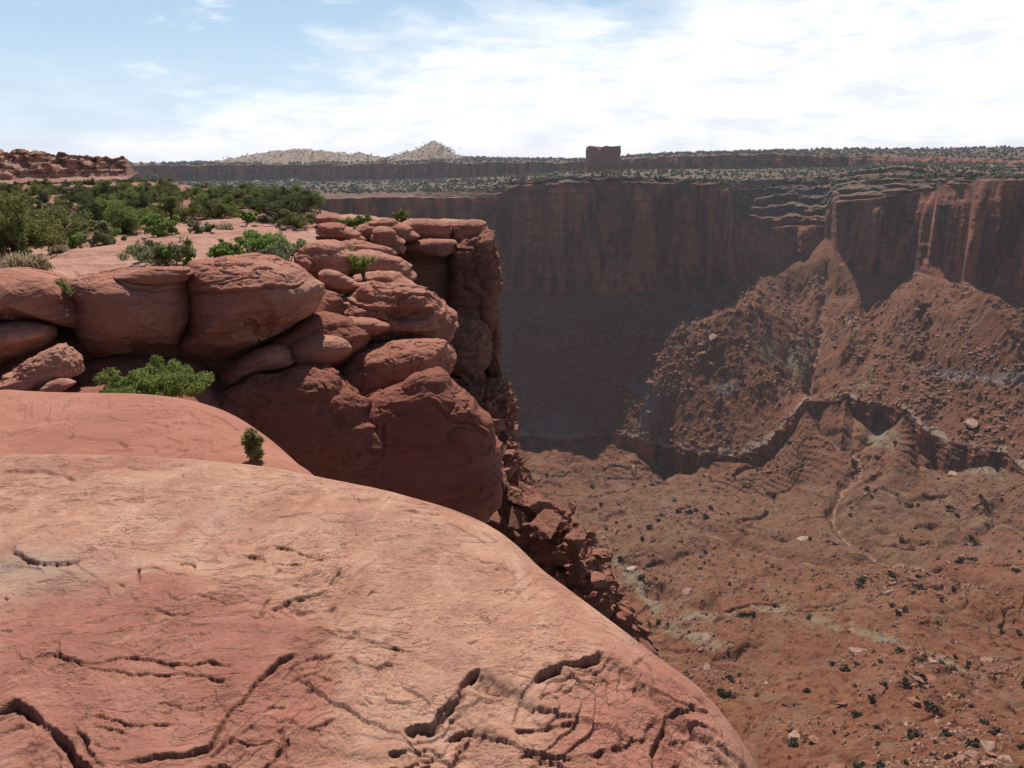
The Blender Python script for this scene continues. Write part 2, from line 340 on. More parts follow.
# ------------------------------------------------------------------ the canyon: one sheet from the far rim down to the slope below us
def interp_curve(pts, az):
    a, t = azel([p[0] for p in pts], [p[1] for p in pts]); r = np.array([p[2] for p in pts], float)
    o = np.argsort(a); a = a[o]; z = (t*r)[o]; r = r[o]
    return np.interp(az, a, r), np.interp(az, a, z)
XA = np.concatenate([np.linspace(-700, 200, 90), np.linspace(206, 480, 110), np.arange(481.2, 1060, 1.15), np.linspace(1064, 1900, 130)])
AZ = np.arctan2((XA-512)/F, cP-.12*sP)
CUR = [  # name, rows, [(px, py, r)]
 ('near', 0, [(-700, 900, 30), (300, 1500, 40), (760, 1500, 40), (1900, 1200, 40)]),
 ('c1', 40, [(-700, 820, 90), (300, 900, 110), (1100, 900, 120), (1900, 860, 120)]),
 ('c2', 130, [(-700, 760, 200), (500, 768, 215), (760, 768, 212), (1024, 768, 200), (1900, 720, 200)]),
 ('c3', 90, [(-700, 690, 300), (500, 660, 305), (640, 655, 310), (760, 668, 300), (900, 680, 285), (1024, 720, 262), (1900, 660, 260)]),
 ('c4', 95, [(-700, 620, 420), (500, 595, 420), (620, 580, 430), (700, 575, 440), (800, 590, 420), (900, 600, 405), (1024, 640, 370), (1900, 600, 360)]),
 ('floor', 60, [(-700, 580, 500), (500, 548, 500), (600, 535, 515), (700, 535, 510), (800, 552, 480), (880, 562, 470), (960, 590, 430), (1024, 605, 410), (1900, 570, 410)]),
 ('c5', 60, [(-700, 540, 560), (500, 490, 600), (600, 486, 610), (680, 498, 590), (760, 500, 590), (820, 485, 595), (870, 485, 590), (940, 510, 565), (1024, 540, 520), (1900, 520, 500)]),
 ('ledge_foot', 56, [(-700, 500, 610), (500, 444, 682), (560, 446, 680), (600, 441, 671), (640, 452, 664), (665, 470, 652), (690, 476, 638), (712, 463, 638), (735, 466, 631), (762, 462, 638), (778, 446, 650), (794, 428, 664), (806, 404, 682), (814, 401, 684), (838, 402, 688), (846, 400, 694), (854, 420, 692), (868, 436, 676), (888, 434, 676), (903, 416, 670), (922, 452, 646), (950, 470, 628), (975, 464, 620), (990, 462, 617), (1024, 481, 596), (1100, 500, 580), (1900, 490, 560)]),
 ('ledge_top', 26, [(-700, 486, 614), (500, 432, 686), (530, 436, 686), (560, 438, 685), (600, 434, 676), (625, 434, 671), (645, 441, 666), (690, 450, 646), (735, 457, 634), (768, 442, 646), (787, 420, 662), (800, 406, 678), (806, 398, 686), (814, 400, 685), (838, 401, 689), (845, 394, 698), (850, 396, 698), (870, 404, 684), (905, 408, 675), (925, 430, 651), (945, 440, 641), (988, 451, 621), (1005, 452, 612), (1024, 470, 602), (1100, 480, 586), (1900, 470, 566)]),
 ('talus_low', 60, [(-700, 420, 480), (400, 400, 670), (500, 395, 724), (590, 396, 718), (630, 394, 700), (660, 392, 694), (700, 390, 688), (745, 385, 695), (790, 365, 732), (825, 350, 762), (860, 355, 750), (900, 360, 735), (960, 375, 700), (1024, 395, 672), (1900, 400, 640)]),
 ('talus_mid', 60, [(-700, 360, 520), (400, 345, 700), (500, 340, 765), (590, 342, 765), (630, 340, 752), (660, 338, 738), (700, 330, 742), (750, 318, 768), (800, 305, 815), (825, 300, 845), (850, 310, 818), (880, 322, 788), (920, 308, 780), (960, 325, 745), (1024, 345, 715), (1900, 340, 690)]),
 ('base', 60, [(-700, 300, 570), (300, 292, 715), (400, 292, 765), (480, 290, 812), (500, 290, 824), (560, 294, 818), (610, 294, 812), (660, 290, 820), (700, 290, 835), (725, 284, 860), (745, 278, 892), (775, 264, 932), (805, 254, 948), (822, 242, 955), (830, 242, 952), (838, 264, 900), (860, 272, 884), (885, 278, 874), (913, 273, 862), (916, 271, 842), (940, 278, 830), (960, 280, 818), (963, 280, 798), (1000, 288, 770), (1024, 292, 760), (1100, 292, 740), (1900, 290, 720)]),
 ('wall_top', 130, [(-700, 200, 600), (300, 200, 740), (400, 197, 790), (470, 198, 825), (500, 196, 842), (515, 186, 838), (560, 184, 833), (610, 182, 826), (660, 184, 835), (712, 186, 850), (730, 195, 880), (740, 222, 915), (770, 228, 945), (805, 226, 965), (824, 226, 970), (832, 206, 962), (837, 202, 915), (862, 200, 902), (905, 195, 896), (936, 190, 886), (939, 186, 862), (955, 185, 852), (975, 184, 842), (978, 181, 820), (1000, 180, 790), (1024, 180, 780), (1100, 180, 755), (1900, 180, 735)]),
 ('rim', 70, [(-700, 195, 800), (0, 194, 900), (150, 193, 950), (300, 191, 950), (380, 190, 930), (440, 189, 910), (490, 186, 880), (515, 180, 860), (560, 178, 850), (610, 175, 842), (660, 178, 850), (712, 179, 868), (740, 181, 960), (775, 178, 1060), (824, 176, 1100), (850, 171, 1080), (900, 166, 1000), (925, 168, 940), (960, 173, 880), (1024, 176, 812), (1100, 176, 790), (1900, 176, 780)]),
 ('bench', 34, [(-700, 184, 1330), (0, 182, 1530), (150, 181, 1530), (300, 181, 1530), (440, 179, 1450), (515, 175, 1385), (600, 170, 1375), (640, 169, 1300), (740, 169, 1340), (850, 167, 1335), (900, 163, 1250), (960, 163, 1200), (1024, 165, 1150), (1900, 165, 1150)]),
 ('band_top', 22, [(-700, 166, 1360), (0, 165, 1560), (150, 165, 1560), (300, 164, 1560), (420, 163, 1480), (515, 162, 1420), (585, 162, 1400), (640, 158, 1330), (700, 155, 1370), (800, 154, 1370), (860, 156, 1360), (900, 157, 1320), (960, 158, 1280), (1024, 160, 1240), (1900, 160, 1240)]),
 ('sky_line', 20, [(-700, 163, 2600), (0, 163, 3000), (150, 163, 3000), (300, 160, 2600), (455, 157.3, 2400), (520, 158.2, 2400), (585, 159, 2400), (640, 155.5, 2000), (700, 152, 1950), (800, 150, 1950), (900, 148.5, 1950), (1024, 147.5, 1950), (1900, 150, 2000)]),
 ('beyond', 4, [(-700, 166, 4200), (500, 162, 4200), (1024, 158, 4200), (1900, 158, 4200)]),
 ('end', 3, [(-700, 168, 14000), (500, 162, 14000), (1024, 160, 14000), (1900, 160, 14000)]),
]
def canyon():
    NM = [c[0] for c in CUR]; nc = len(AZ); s = AZ*850
    Rk = []; Zk = []
    for i, (nm, n, pts) in enumerate(CUR):
        r, z = interp_curve(pts, AZ)
        if nm in ('ledge_top', 'ledge_foot'):
            j = 13*fbm(s/40, s*0, s*0+3.3, 2, .5)
            z = z+(j*.0); r2 = r+j; z = z*r2/r; r = r2
        if nm in ('wall_top', 'base', 'rim'):
            k = {'wall_top': 1, 'base': .8, 'rim': 1}[nm]
            j = k*(13*fbm(s/70, s*0, s*0+9.3, 4, .55))
            if nm == 'rim': j = j+16*fbm(s/40, s*0, s*0+2.1, 3, .6)*sstep(1000, 860, r)*.4+ 30*fbm(s/60, s*0, s*0+2.1, 3, .6)*sstep(880, 1000, r)
            r = r+j
            if nm != 'base': z = z+1.3*fbm(s/12, s*0, s*0+k, 4, .6)
        if nm in ('bench', 'band_top'):
            j = 48*fbm(s/55, s*0, s*0+1.3, 5, .6); r = r+j
            if nm == 'band_top': z = z+4.5*fbm(s/30, s*0, s*0+7, 4, .6)
        if nm == 'sky_line': z = z+5*fbm(s/60, s*0, s*0+7, 4, .6)
        Rk.append(r); Zk.append(z)
    rows_r = []; rows_z = []; seg = []; tt = []
    for i in range(1, len(CUR)):
        nm, n, _ = CUR[i]
        for q in range(n):
            t = q/n
            ra, rb, za, zb = Rk[i-1], Rk[i], Zk[i-1], Zk[i]
            if nm == 'rim':             # stacked ledges
                m = 5.0; ph = .55*fbm(s/60, s*0, s*0+4, 4, .55)
                v = t*m+ph*np.sin(math.pi*t)
                tz = np.clip(terrace(v, .35)/m-ph*np.sin(math.pi*t)/m, 0, 1); tr = np.clip((terrace(v+.5, .6)-.5)/m-ph*np.sin(math.pi*t)/m, 0, 1)
                tz = .25*t+.75*tz; tr = .2*t+.8*tr
            elif nm == 'wall_top':
                                tr = t+0*s; tz = t+0*s
            elif nm == 'band_top':
                tz = min(1, t/.8)+0*s; tr = .2*t+.8*sstep(.78, 1, t)+0*s
            elif nm == 'bench':
                m = 3.0; v = t*m; tz = .5*t+.5*terrace(v+.3*fbm(s/60, s*0, s*0+2, 2), .4)/m; tr = t+0*s
            elif nm == 'ledge_top':
                tz = t+0*s; tr = t**1.5+0*s
            else:
                tz = t+0*s; tr = t+0*s
            rows_r.append(ra+(rb-ra)*tr); rows_z.append(za+(zb-za)*tz); seg.append(i); tt.append(t)
    rows_r.append(Rk[-1]); rows_z.append(Zk[-1]); seg.append(len(CUR)-1); tt.append(1)
    r = np.array(rows_r); z = np.array(rows_z); seg = np.array(seg)[:, None]; tt = np.array(tt)[:, None]
    S = np.broadcast_to(s[None], r.shape); az = np.broadcast_to(AZ[None], r.shape)
    I = {n: NM.index(n) for n in NM}
    def seg_w(names):
        w = np.zeros_like(r)
        for n in names: w = np.where(seg == I[n], 1.0, w)
        return w
    wall = seg_w(['wall_top', 'rim', 'band_top', 'ledge_top'])
    # soften z of curves across segments in the slope zones
    pos = (seg+tt-1)
    low = (seg <= I['ledge_foot']); tal = (seg > I['ledge_top']) & (seg <= I['base'])
    # rock wall: flutes, buttresses and bedding
    ww = np.where(seg == I['wall_top'], np.clip(np.minimum(tt*6, (1-tt)*5), 0, 1), 0)
    zz = z
    fl = 17*(ridged(S/75+.1*fbm(S/40, zz/50, S*0, 2), zz/400, S*0+22, 2, .5)-.5)+11*(ridged(S/34+.15*fbm(S/30, zz/40, S*0, 2), zz/190, S*0+2, 4, .55)-.5)+5*fbm(S/11, zz/70, S*0, 4, .6)+2.2*fbm(S/9, zz/5.5, S*0+6, 3)
    r = r-ww*fl
    wr = np.where(seg == I['rim'], np.clip(np.minimum(tt*8, (1-tt)*8), 0, 1), 0)
    r = r-wr*(15*fbm(S/22, zz/5, S*0, 4, .65)); z = z+wr*1.6*fbm(S/9, zz/6, S*0+5, 4, .65)
    wb = np.where(seg == I['band_top'], np.clip(np.minimum(tt*5, (1-tt)*5), 0, 1), 0); r = r-wb*(7*fbm(S/30, zz/20, S*0, 4, .6))
    r = r+(4.5*fbm(S/13, S*0, S*0+41, 4, .6)+2*fbm(S/6, z/2.5, S*0+43, 3))*np.exp(-((pos-I['ledge_top']+.3)/.55)**4)
    # talus: ridges and gullies running down the slope, blocky ground
    kt = np.where(tal, np.clip(np.minimum((pos-I['ledge_top'])*2.2, (I['base']-pos)*3.0), 0, 1), 0)
    px0, py0 = proj(np.stack([np.sin(az)*r, np.cos(az)*r, z], -1))
    def ridge(pts, amp, wd):
        d, sd_, t_ = seg_dist(px0, py0, pts); return amp*np.exp(-(d/wd)**1.3)*np.clip(np.minimum(t_*8+.3, (1-t_)*5+.2), 0, 1)
    zr = 0
    for pts, amp, wd in [
        ([(748, 275), (735, 305), (700, 345), (660, 400)], 5, 18), ([(756, 290), (760, 330), (770, 400)], 6, 14), ([(690, 300), (672, 350), (650, 420)], 5, 14),
        ([(838, 250), (842, 300), (836, 340)], -9, 12), ([(790, 262), (795, 290), (800, 320)], -7, 14), ([(920, 288), (895, 320), (850, 380)], 7, 15), ([(975, 298), (1000, 340), (1024, 372)], 12, 12), ([(935, 290), (960, 345), (985, 400)], 6, 12),
        ([(862, 285), (880, 312), (870, 340), (845, 370)], -16, 14), ([(1040, 330), (1015, 360)], -8, 12), ([(800, 262), (812, 300), (815, 340), (812, 392)], -24, 34), ([(745, 290), (732, 325), (700, 372)], 7, 26), ([(842, 300), (850, 330), (838, 352)], 10, 7),
        ([(1000, 380), (940, 372), (905, 380)], -3, 8)]:
        zr = zr+ridge(smooth_poly(pts, 5), amp, wd)
    z = z+zr*kt
    x = np.sin(az)*r; y = np.cos(az)*r
    rill = ridged(S/26+.5*fbm(x/60, y/60, x*0, 2), r/140, S*0+4, 4, .55)-.5
    z = z+kt*(3.2*rill+1.6*fbm(x/9, y/9, x*0, 4, .65))
    blk = np.maximum(0, fbm(x/5.2, y/5.2, x*0+3, 3, .6)-.25)*3.6+np.maximum(0, fbm(x/12, y/12, x*0+8, 3, .6)-.2)*6
    z = z+kt*blk*(.55+.9*sstep(.0, .5, fbm(x/50, y/50, x*0+31, 2)+.25))
    # valley
    kl = np.where(low, np.clip(np.minimum(pos*.6, (I['ledge_foot']+1-pos)*1.6), 0, 1), 0)
    near = sstep(60, 260, r)
    v = kl*(6.5*fbm(x/75, y/75, x*0+5, 4, .5)*near+1.0*fbm(x/14, y/14, x*0+6, 4, .6)+.8*np.maximum(0, fbm(x/4, y/4, x*0, 3, .65)-.12)*2.2)
    z = z+v
    lz = (z+.14*x+3*fbm(x/50, y/50, x*0+1, 3))/3.4     # bedding shelves
    z = np.where(low & (r > 180), z+.26*kl*3.4*(terrace(lz, .22)-lz)*(0.35+.9*sstep(-.1, .45, fbm(x/60, y/60, x*0+14, 2))), z)
    dn = fbm(x/95, y/95, x*0+61, 4, .5); dn2 = fbm(x/42, y/42, x*0+67, 3, .5)
    z = z-kl*near*(3.4*np.exp(-(dn/.045)**2)*sstep(-.2, .2, dn2)+1.6*np.exp(-(dn2/.05)**2)*sstep(-.1, .3, dn))
    # hills
    for (hx, hy, a, wx, wy) in [(985, 590, 9, 70, 26), (930, 620, 7, 60, 20), (720, 505, 8, 50, 25), (770, 585, 5, 60, 14), (660, 545, 6, 30, 16), (735, 640, 7, 60, 18), (870, 450, 7, 35, 30)]:
        z = z+kl*a*np.exp(-((px0-hx)/wx)**2-((py0-hy)/wy)**2)
    green = np.zeros_like(z); wash = np.zeros_like(z); pale = np.zeros_like(z); blue = np.zeros_like(z)
    def carve(pts, depth, wd, wash_w=0, washv=.7):
        nonlocal z, wash
        p = smooth_poly(pts, 6); wob = 5*fbm(px0/26, py0/14, px0*0+len(pts), 3)
        d, sg, t_ = seg_dist(px0+wob*1.2, (py0+wob*.5), p)
        d = np.hypot(d, 0); e = np.clip(np.minimum(t_*10, (1-t_)*10)+.15, 0, 1)
        z = z-depth*np.exp(-(d/wd)**2)*e*(kl+kt).clip(0, 1)
        if wash_w: wash = np.maximum(wash, washv*np.exp(-(d/wash_w)**2)*e)
    carve([(822, 250), (826, 300), (815, 350), (812, 392), (822, 420), (848, 450), (860, 470), (836, 500), (842, 530), (868, 548), (882, 560), (920, 566), (950, 585), (985, 600), (1040, 618)], 6, 6, 3.2, .62)
    carve([(828, 340), (824, 372), (824, 400), (832, 428), (852, 452)], 5, 12); carve([(880, 430), (862, 455)], 4, 8); carve([(600, 560), (650, 566), (700, 552), (740, 546)], 2.6, 3, 2, .4)
    carve([(690, 532), (740, 545), (790, 556), (830, 562), (882, 561)], 3.6, 4, 2, .5)
    carve([(700, 600), (740, 592), (770, 575), (820, 578)], 2.6, 4)
    carve([(640, 585), (700, 602), (720, 600)], 7, 6)
    carve([(905, 420), (880, 470), (865, 500), (862, 530)], 2.2, 5)
    carve([(1010, 500), (960, 530), (930, 560)], 2.0, 5)
    carve([(560, 460), (620, 500), (660, 530), (690, 532)], 2.4, 5)
    carve([(1024, 575), (970, 560), (900, 545)], 1.8, 3)
    carve([(990, 540), (930, 535), (905, 520)], 1.6, 3)
    carve([(910, 660), (950, 690), (1000, 690), (1040, 720)], 3, 6, 3, .3)
    def blob(cx, cy, wx, wy, a=0):
        c, s_ = math.cos(a), math.sin(a); u = (px0-cx)*c+(py0-cy)*s_; w = -(px0-cx)*s_+(py0-cy)*c
        return np.exp(-(u/wx)**2-(w/wy)**2)
    for b in [(632, 575, 36, 13, .9), (700, 618, 45, 11, -.15), (775, 612, 45, 9, -.1), (820, 625, 30, 8, .3), (880, 638, 50, 6, .25), (950, 660, 50, 6, .45), (800, 340, 20, 40, .4), (770, 350, 16, 22, 0),
              (880, 440, 26, 22, .3), (860, 385, 14, 8, 0), (690, 640, 40, 10, .4), (650, 600, 26, 9, .9), (985, 470, 30, 12, .3)]:
        green = np.maximum(green, .78*blob(*b))
    for b in [(560, 425, 55, 16, 0), (648, 415, 14, 30, .35), (640, 390, 12, 14, 0), (960, 376, 60, 9, .15), (1010, 380, 40, 9, .1), (725, 390, 20, 8, 0)]:
        blue = np.maximum(blue, .85*blob(*b))
    lt = np.abs(pos-I['ledge_top']); pale = .8*np.exp(-(lt/.13)**2)*(1-np.exp(-((px0-826)/17)**4))*(.6+.8*sstep(-.2, .3, fbm(px0/14, py0/30, px0*0, 3)))
    for b in [(730, 222, 14, 18, .6), (835, 225, 8, 24, .2), (790, 236, 34, 5, 0)]: pale = np.maximum(pale, .5*blob(*b))  # paler colour painted where sun catches the notch and the recess ledge
    fresh = np.zeros_like(z)
    for b in [(582, 268, 10, 22, 0), (610, 222, 12, 16, 0), (545, 225, 9, 24, 0), (640, 250, 9, 26, 0), (690, 250, 12, 24, 0), (517, 232, 7, 30, 0), (780, 245, 50, 14, 0)]: fresh = np.maximum(fresh, 1.0*blob(*b))
    bench = seg_w(['bench', 'sky_line'])+.85*seg_w(['rim'])*sstep(.0, .3, np.broadcast_to(tt, r.shape))+.4*np.exp(-(np.abs(pos-I['band_top'])/.3)**2)
    x = np.sin(az)*r; y = np.cos(az)*r
    V = np.stack([x, y, z], -1)
    nr, nc = r.shape
    o = mesh_obj('canyon_terrain', V.reshape(-1, 3), grid_faces(nr, nc), M_CAN, smooth=False,
                 attrs=dict(wall=wall, green=green, pale=pale, blue=blue, wash=wash, olive=(.75*blob(860, 520, 190, 55)+.6*blob(640, 520, 70, 60)+.5*blob(990, 470, 60, 30)).clip(0, 1), bench=bench.clip(0, 1), fresh=fresh))
    tag(o, kind='structure')
    return V, np.broadcast_to(pos, r.shape).copy(), I, px0, py0
CV, CPOS, CI, _, _ = canyon()
CPX, CPY = proj(CV)

# ------------------------------------------------------------------ sheets of bedrock around us
def sheet(name, edge, zfun, A, w, d0, mat, az, rr, zmin, extra=None, attrs=None, smooth=True, cut=2.2):
    AZg, Rg = np.meshgrid(az, rr, indexing='xy')
    x = np.sin(AZg)*Rg; y = np.cos(AZg)*Rg
    d, s_, _ = seg_dist(x, y, edge); d = d*s_              # + = inside (edge runs with the rock on its left)
    if callable(d0): d0 = d0(x, y)
    wd = w(x, y) if callable(w) else w
    z = zfun(x, y)-A*wd*np.logaddexp(0, (d0*wd-d)/wd)
    if zmin is not None: z = np.maximum(z, zmin+0*x)
    at = {}
    if extra is not None: z, at = extra(x, y, z, d)
    V = np.stack([x, y, z], -1).reshape(-1, 3)
    fc = grid_faces(len(rr), len(az)); dm = d.ravel()[fc].max(1); fc = fc[dm > -cut]
    u, inv = np.unique(fc, return_inverse=True); at = {k_: a_.ravel()[u] for k_, a_ in at.items()}
    o = mesh_obj(name, V[u], inv.reshape(fc.shape), mat, smooth=smooth, attrs=at)
    return o, (x, y, z, d)
# foreground dome
ZF = -1.6
fe = [(757, 775), (755, 745), (735, 700), (700, 660), (650, 626), (600, 592), (530, 547), (480, 514), (400, 491), (330, 478), (250, 465), (150, 457), (0, 455), (-300, 452)]
fe = np.vstack([[(1.2, -6)], [(.62, -1)], [(.60, .8)], smooth_poly([plane(a, b, ZF-.07) for a, b in fe], 5), [(-9, 4.6)]])
def z1(s): return lambda p: [(a*s[0]+s[2], b*s[1]+s[3]) for a, b in p]
t1 = z1((.3229, .3229, 0, 520)); t2 = z1((.3229, .3229, 0, 380)); t3 = z1((.3229, .3229, 240, 440)); t4 = z1((.3223, .3223, 430, 590)); t5 = z1((.2734, .2734, 200, 560))
# ledges: high side is left of travel; (points, drop, decay)
LEDGES = [
 (t1([(-120, 420), (0, 530), (90, 575), (140, 625), (215, 680), (240, 720), (300, 790)]), .085, .9, .5),
 (t1([(230, 620), (300, 745), (340, 765)])[::1], .03, .3, .02),
 (t1([(330, 768), (430, 735), (560, 715), (640, 690), (700, 600), (790, 500), (860, 430), (960, 405)]), .055, .45, .02),
 (t5([(255, 190), (300, 160), (400, 140), (462, 125)]), .05, .10, .0),
 (t5([(330, 175), (420, 188), (500, 180)]), .018, .08, .0),
 (t5([(400, 265), (430, 245), (500, 270), (590, 285)]), .010, .15, .0),
 (t5([(490, 250), (540, 262), (590, 258)]), .012, .10, .0),
 (t5([(540, 360), (590, 385), (650, 390), (720, 378)]), .014, .12, .0),
 (t5([(280, 420), (330, 375), (420, 350), (500, 340)]), .014, .12, .0),
 (t5([(590, 285), (680, 315), (760, 345)]), .010, .15, .0),
 (t5([(20, 700), (90, 640), (200, 572)]), .014, .14, .0),
 (t5([(0, 730), (90, 715), (190, 745), (260, 690), (320, 615)]), .022, .25, .0),
 (t5([(300, 545), (360, 585), (430, 590), (500, 560)]), .014, .12, .0),
 (t5([(270, 590), (310, 600), (330, 700), (370, 750)]), .012, .12, .0),
 (t5([(300, 440), (330, 410), (420, 405), (500, 440)]), .010, .12, .0),
 (t5([(350, 480), (380, 455), (415, 460)]), .010, .08, .0),
 (t5([(720, 620), (790, 595), (840, 600), (880, 540), (945, 490), (960, 440), (1024, 395)]), .075, .30, .0),
 (t5([(690, 680), (760, 660), (810, 655), (830, 640)]), .03, .14, .0),
 (t5([(640, 768), (700, 740), (760, 715)]), .03, .14, .0),
 (t5([(880, 620), (940, 590), (1010, 570)]), .03, .14, .0),
 (t5([(830, 768), (870, 720), (950, 705)]), .03, .14, .0),
 (t4([(0, 430), (40, 370), (90, 330), (95, 290), (160, 240)]), .04, .2, .0),
 (t4([(0, 520), (60, 500), (130, 400)]), .03, .14, .0),
 (t4([(240, 400), (270, 330), (330, 270), (385, 235), (400, 215), (480, 200), (550, 160)]), .085, .36, .0),
 (t4([(250, 410), (330, 400), (380, 388), (465, 390)]), .022, .18, .0),
 (t4([(270, 485), (330, 470), (400, 485), (490, 480), (560, 465)]), .035, .16, .0),
 (t4([(560, 490), (600, 440), (660, 400), (690, 340)]), .02, .14, .0),
 (t4([(330, 320), (370, 305), (410, 320)]), .014, .1, .0),
 (t4([(440, 230), (500, 215), (540, 235)]), .014, .1, .0),
 (t4([(700, 560), (690, 440), (715, 370), (730, 310)]), .06, .30, .0),
 (t4([(700, 500), (760, 470), (770, 440)]), .03, .14, .0),
 (t4([(740, 400), (800, 370), (830, 350)]), .018, .12, .0),
 (t4([(720, 320), (790, 300), (845, 275)]), .03, .12, .0),
 (t4([(870, 475), (930, 470), (990, 430), (1000, 380)]), .03, .10, .0),
 (t4([(860, 530), (930, 520), (1000, 490)]), .03, .12, .0),
 (t4([(620, 210), (670, 150), (700, 230), (705, 300)]), .012, .15, .0),
 (t4([(800, 530), (860, 515)]), .02, .1, .0),
 (t2([(0, 270), (120, 272), (200, 285), (245, 310)]), .022, .2, .0),
 (t2([(0, 300), (90, 292), (200, 290)]), .012, .2, .0),
 (t2([(45, 520), (70, 550), (120, 575), (240, 565)]), .022, .25, .0),
 (t2([(0, 580), (90, 575), (150, 605)]), .010, .25, .0),
 (t3([(510, 205), (560, 215), (625, 210)]), .02, .1, .0),
 (t3([(105, 232), (230, 228)]), .008, .1, .0),
 (t3([(480, 305), (530, 300)]), .010, .06, .0),
 (t3([(700, 635), (740, 615)]), .015, .06, .0),
 (t3([(640, 240), (720, 265), (780, 300)]), .012, .12, .0),
 (t3([(850, 380), (860, 410)]), .012, .06, .0),
]
CRACKS = [
 (t1([(45, 400), (70, 435), (160, 425), (200, 438), (300, 438), (420, 430), (500, 448), (590, 455), (650, 447), (730, 455)]), .012, 1.0),
 (t1([(160, 375), (185, 400), (190, 430), (240, 443), (330, 465), (440, 480), (600, 487), (700, 500)]), .012, .9),
 (t1([(235, 610), (300, 600), (350, 625), (440, 632), (550, 633)]), .010, .9),
 (t1([(280, 690), (340, 705), (385, 700)]), .007, .7), (t1([(280, 635), (330, 650), (380, 650), (410, 665)]), .005, .6),
 (t1([(45, 85), (65, 115), (110, 140), (235, 135), (240, 125)]), .014, 1.1), (t1([(430, 150), (425, 170), (433, 200)]), .012, .9),
 (t1([(510, 168), (570, 170)]), .007, .7), (t1([(545, 128), (590, 132), (608, 150)]), .009, .8), (t1([(770, 112), (830, 140)]), .010, .9),
 (t1([(840, 78), (900, 100), (950, 118), (1000, 122)]), .012, 1.0), (t1([(850, 150), (940, 148)]), .014, 1.3), (t1([(925, 133), (1030, 130), (1090, 110)]), .008, .8),
 (t1([(845, 190), (870, 168), (940, 158)]), .009, .8), (t1([(270, 333), (330, 312)]), .007, .7), (t1([(300, 210), (325, 218), (350, 245)]), .008, .8), (t1([(355, 195), (390, 220)]), .006, .7),
 (t1([(460, 240), (520, 240), (550, 260), (610, 248), (700, 265), (790, 260)]), .009, .8), (t1([(450, 283), (510, 292), (560, 298), (640, 285)]), .009, .8),
 (t1([(540, 318), (600, 330), (680, 320)]), .005, .6), (t1([(480, 560), (540, 575), (620, 583), (660, 575)]), .006, .6), (t1([(130, 475), (170, 470)]), .005, .6), (t1([(190, 495), (260, 490)]), .004, .6),
 (t1([(640, 190), (700, 198), (760, 195)]), .004, .6), (t1([(310, 300), (300, 560), (380, 565)])[1:], .004, .6), (t1([(770, 300), (800, 312), (820, 270), (840, 240)]), .006, .8),
 (t1([(720, 740), (830, 655)]), .005, .6), (t1([(0, 250), (35, 258)]), .008, .8), (t1([(0, 350), (40, 355)]), .008, .8), (t1([(105, 208), (165, 188)]), .008, .8),
 (t3([(785, 385), (840, 378)]), .006, .7), (t3([(740, 365), (785, 367)]), .007, .8), (t3([(20, 360), (60, 370), (85, 388)]), .010, .9), (t3([(30, 545), (60, 558), (85, 530)]), .007, .8),
 (t3([(375, 640), (440, 650), (520, 662)]), .007, .7), (t3([(385, 490), (420, 465)]), .005, .6), (t3([(265, 465), (290, 440), (310, 415)]), .010, .9), (t3([(380, 200), (350, 160)]), .006, .6),
 (t3([(300, 135), (345, 140)]), .005, .6), (t3([(240, 148), (280, 150)]), .007, .7), (t3([(500, 165), (545, 170)]), .006, .7), (t5([(95, 635), (250, 628), (270, 620)]), .006, .7),
 (t5([(0, 375), (60, 380), (130, 388)]), .006, .6), (t5([(0, 432), (60, 440), (120, 435)]), .007, .7), (t5([(240, 510), (310, 512)]), .006, .6), (t5([(320, 618), (325, 650)]), .010, .8),
 (t5([(740, 730), (800, 700), (840, 690)]), .01, .9), (t5([(590, 500), (640, 530)]), .006, .7), (t5([(470, 100), (500, 60), (515, 40)]), .010, .9), (t5([(340, 330), (350, 322), (420, 322)]), .006, .7)]
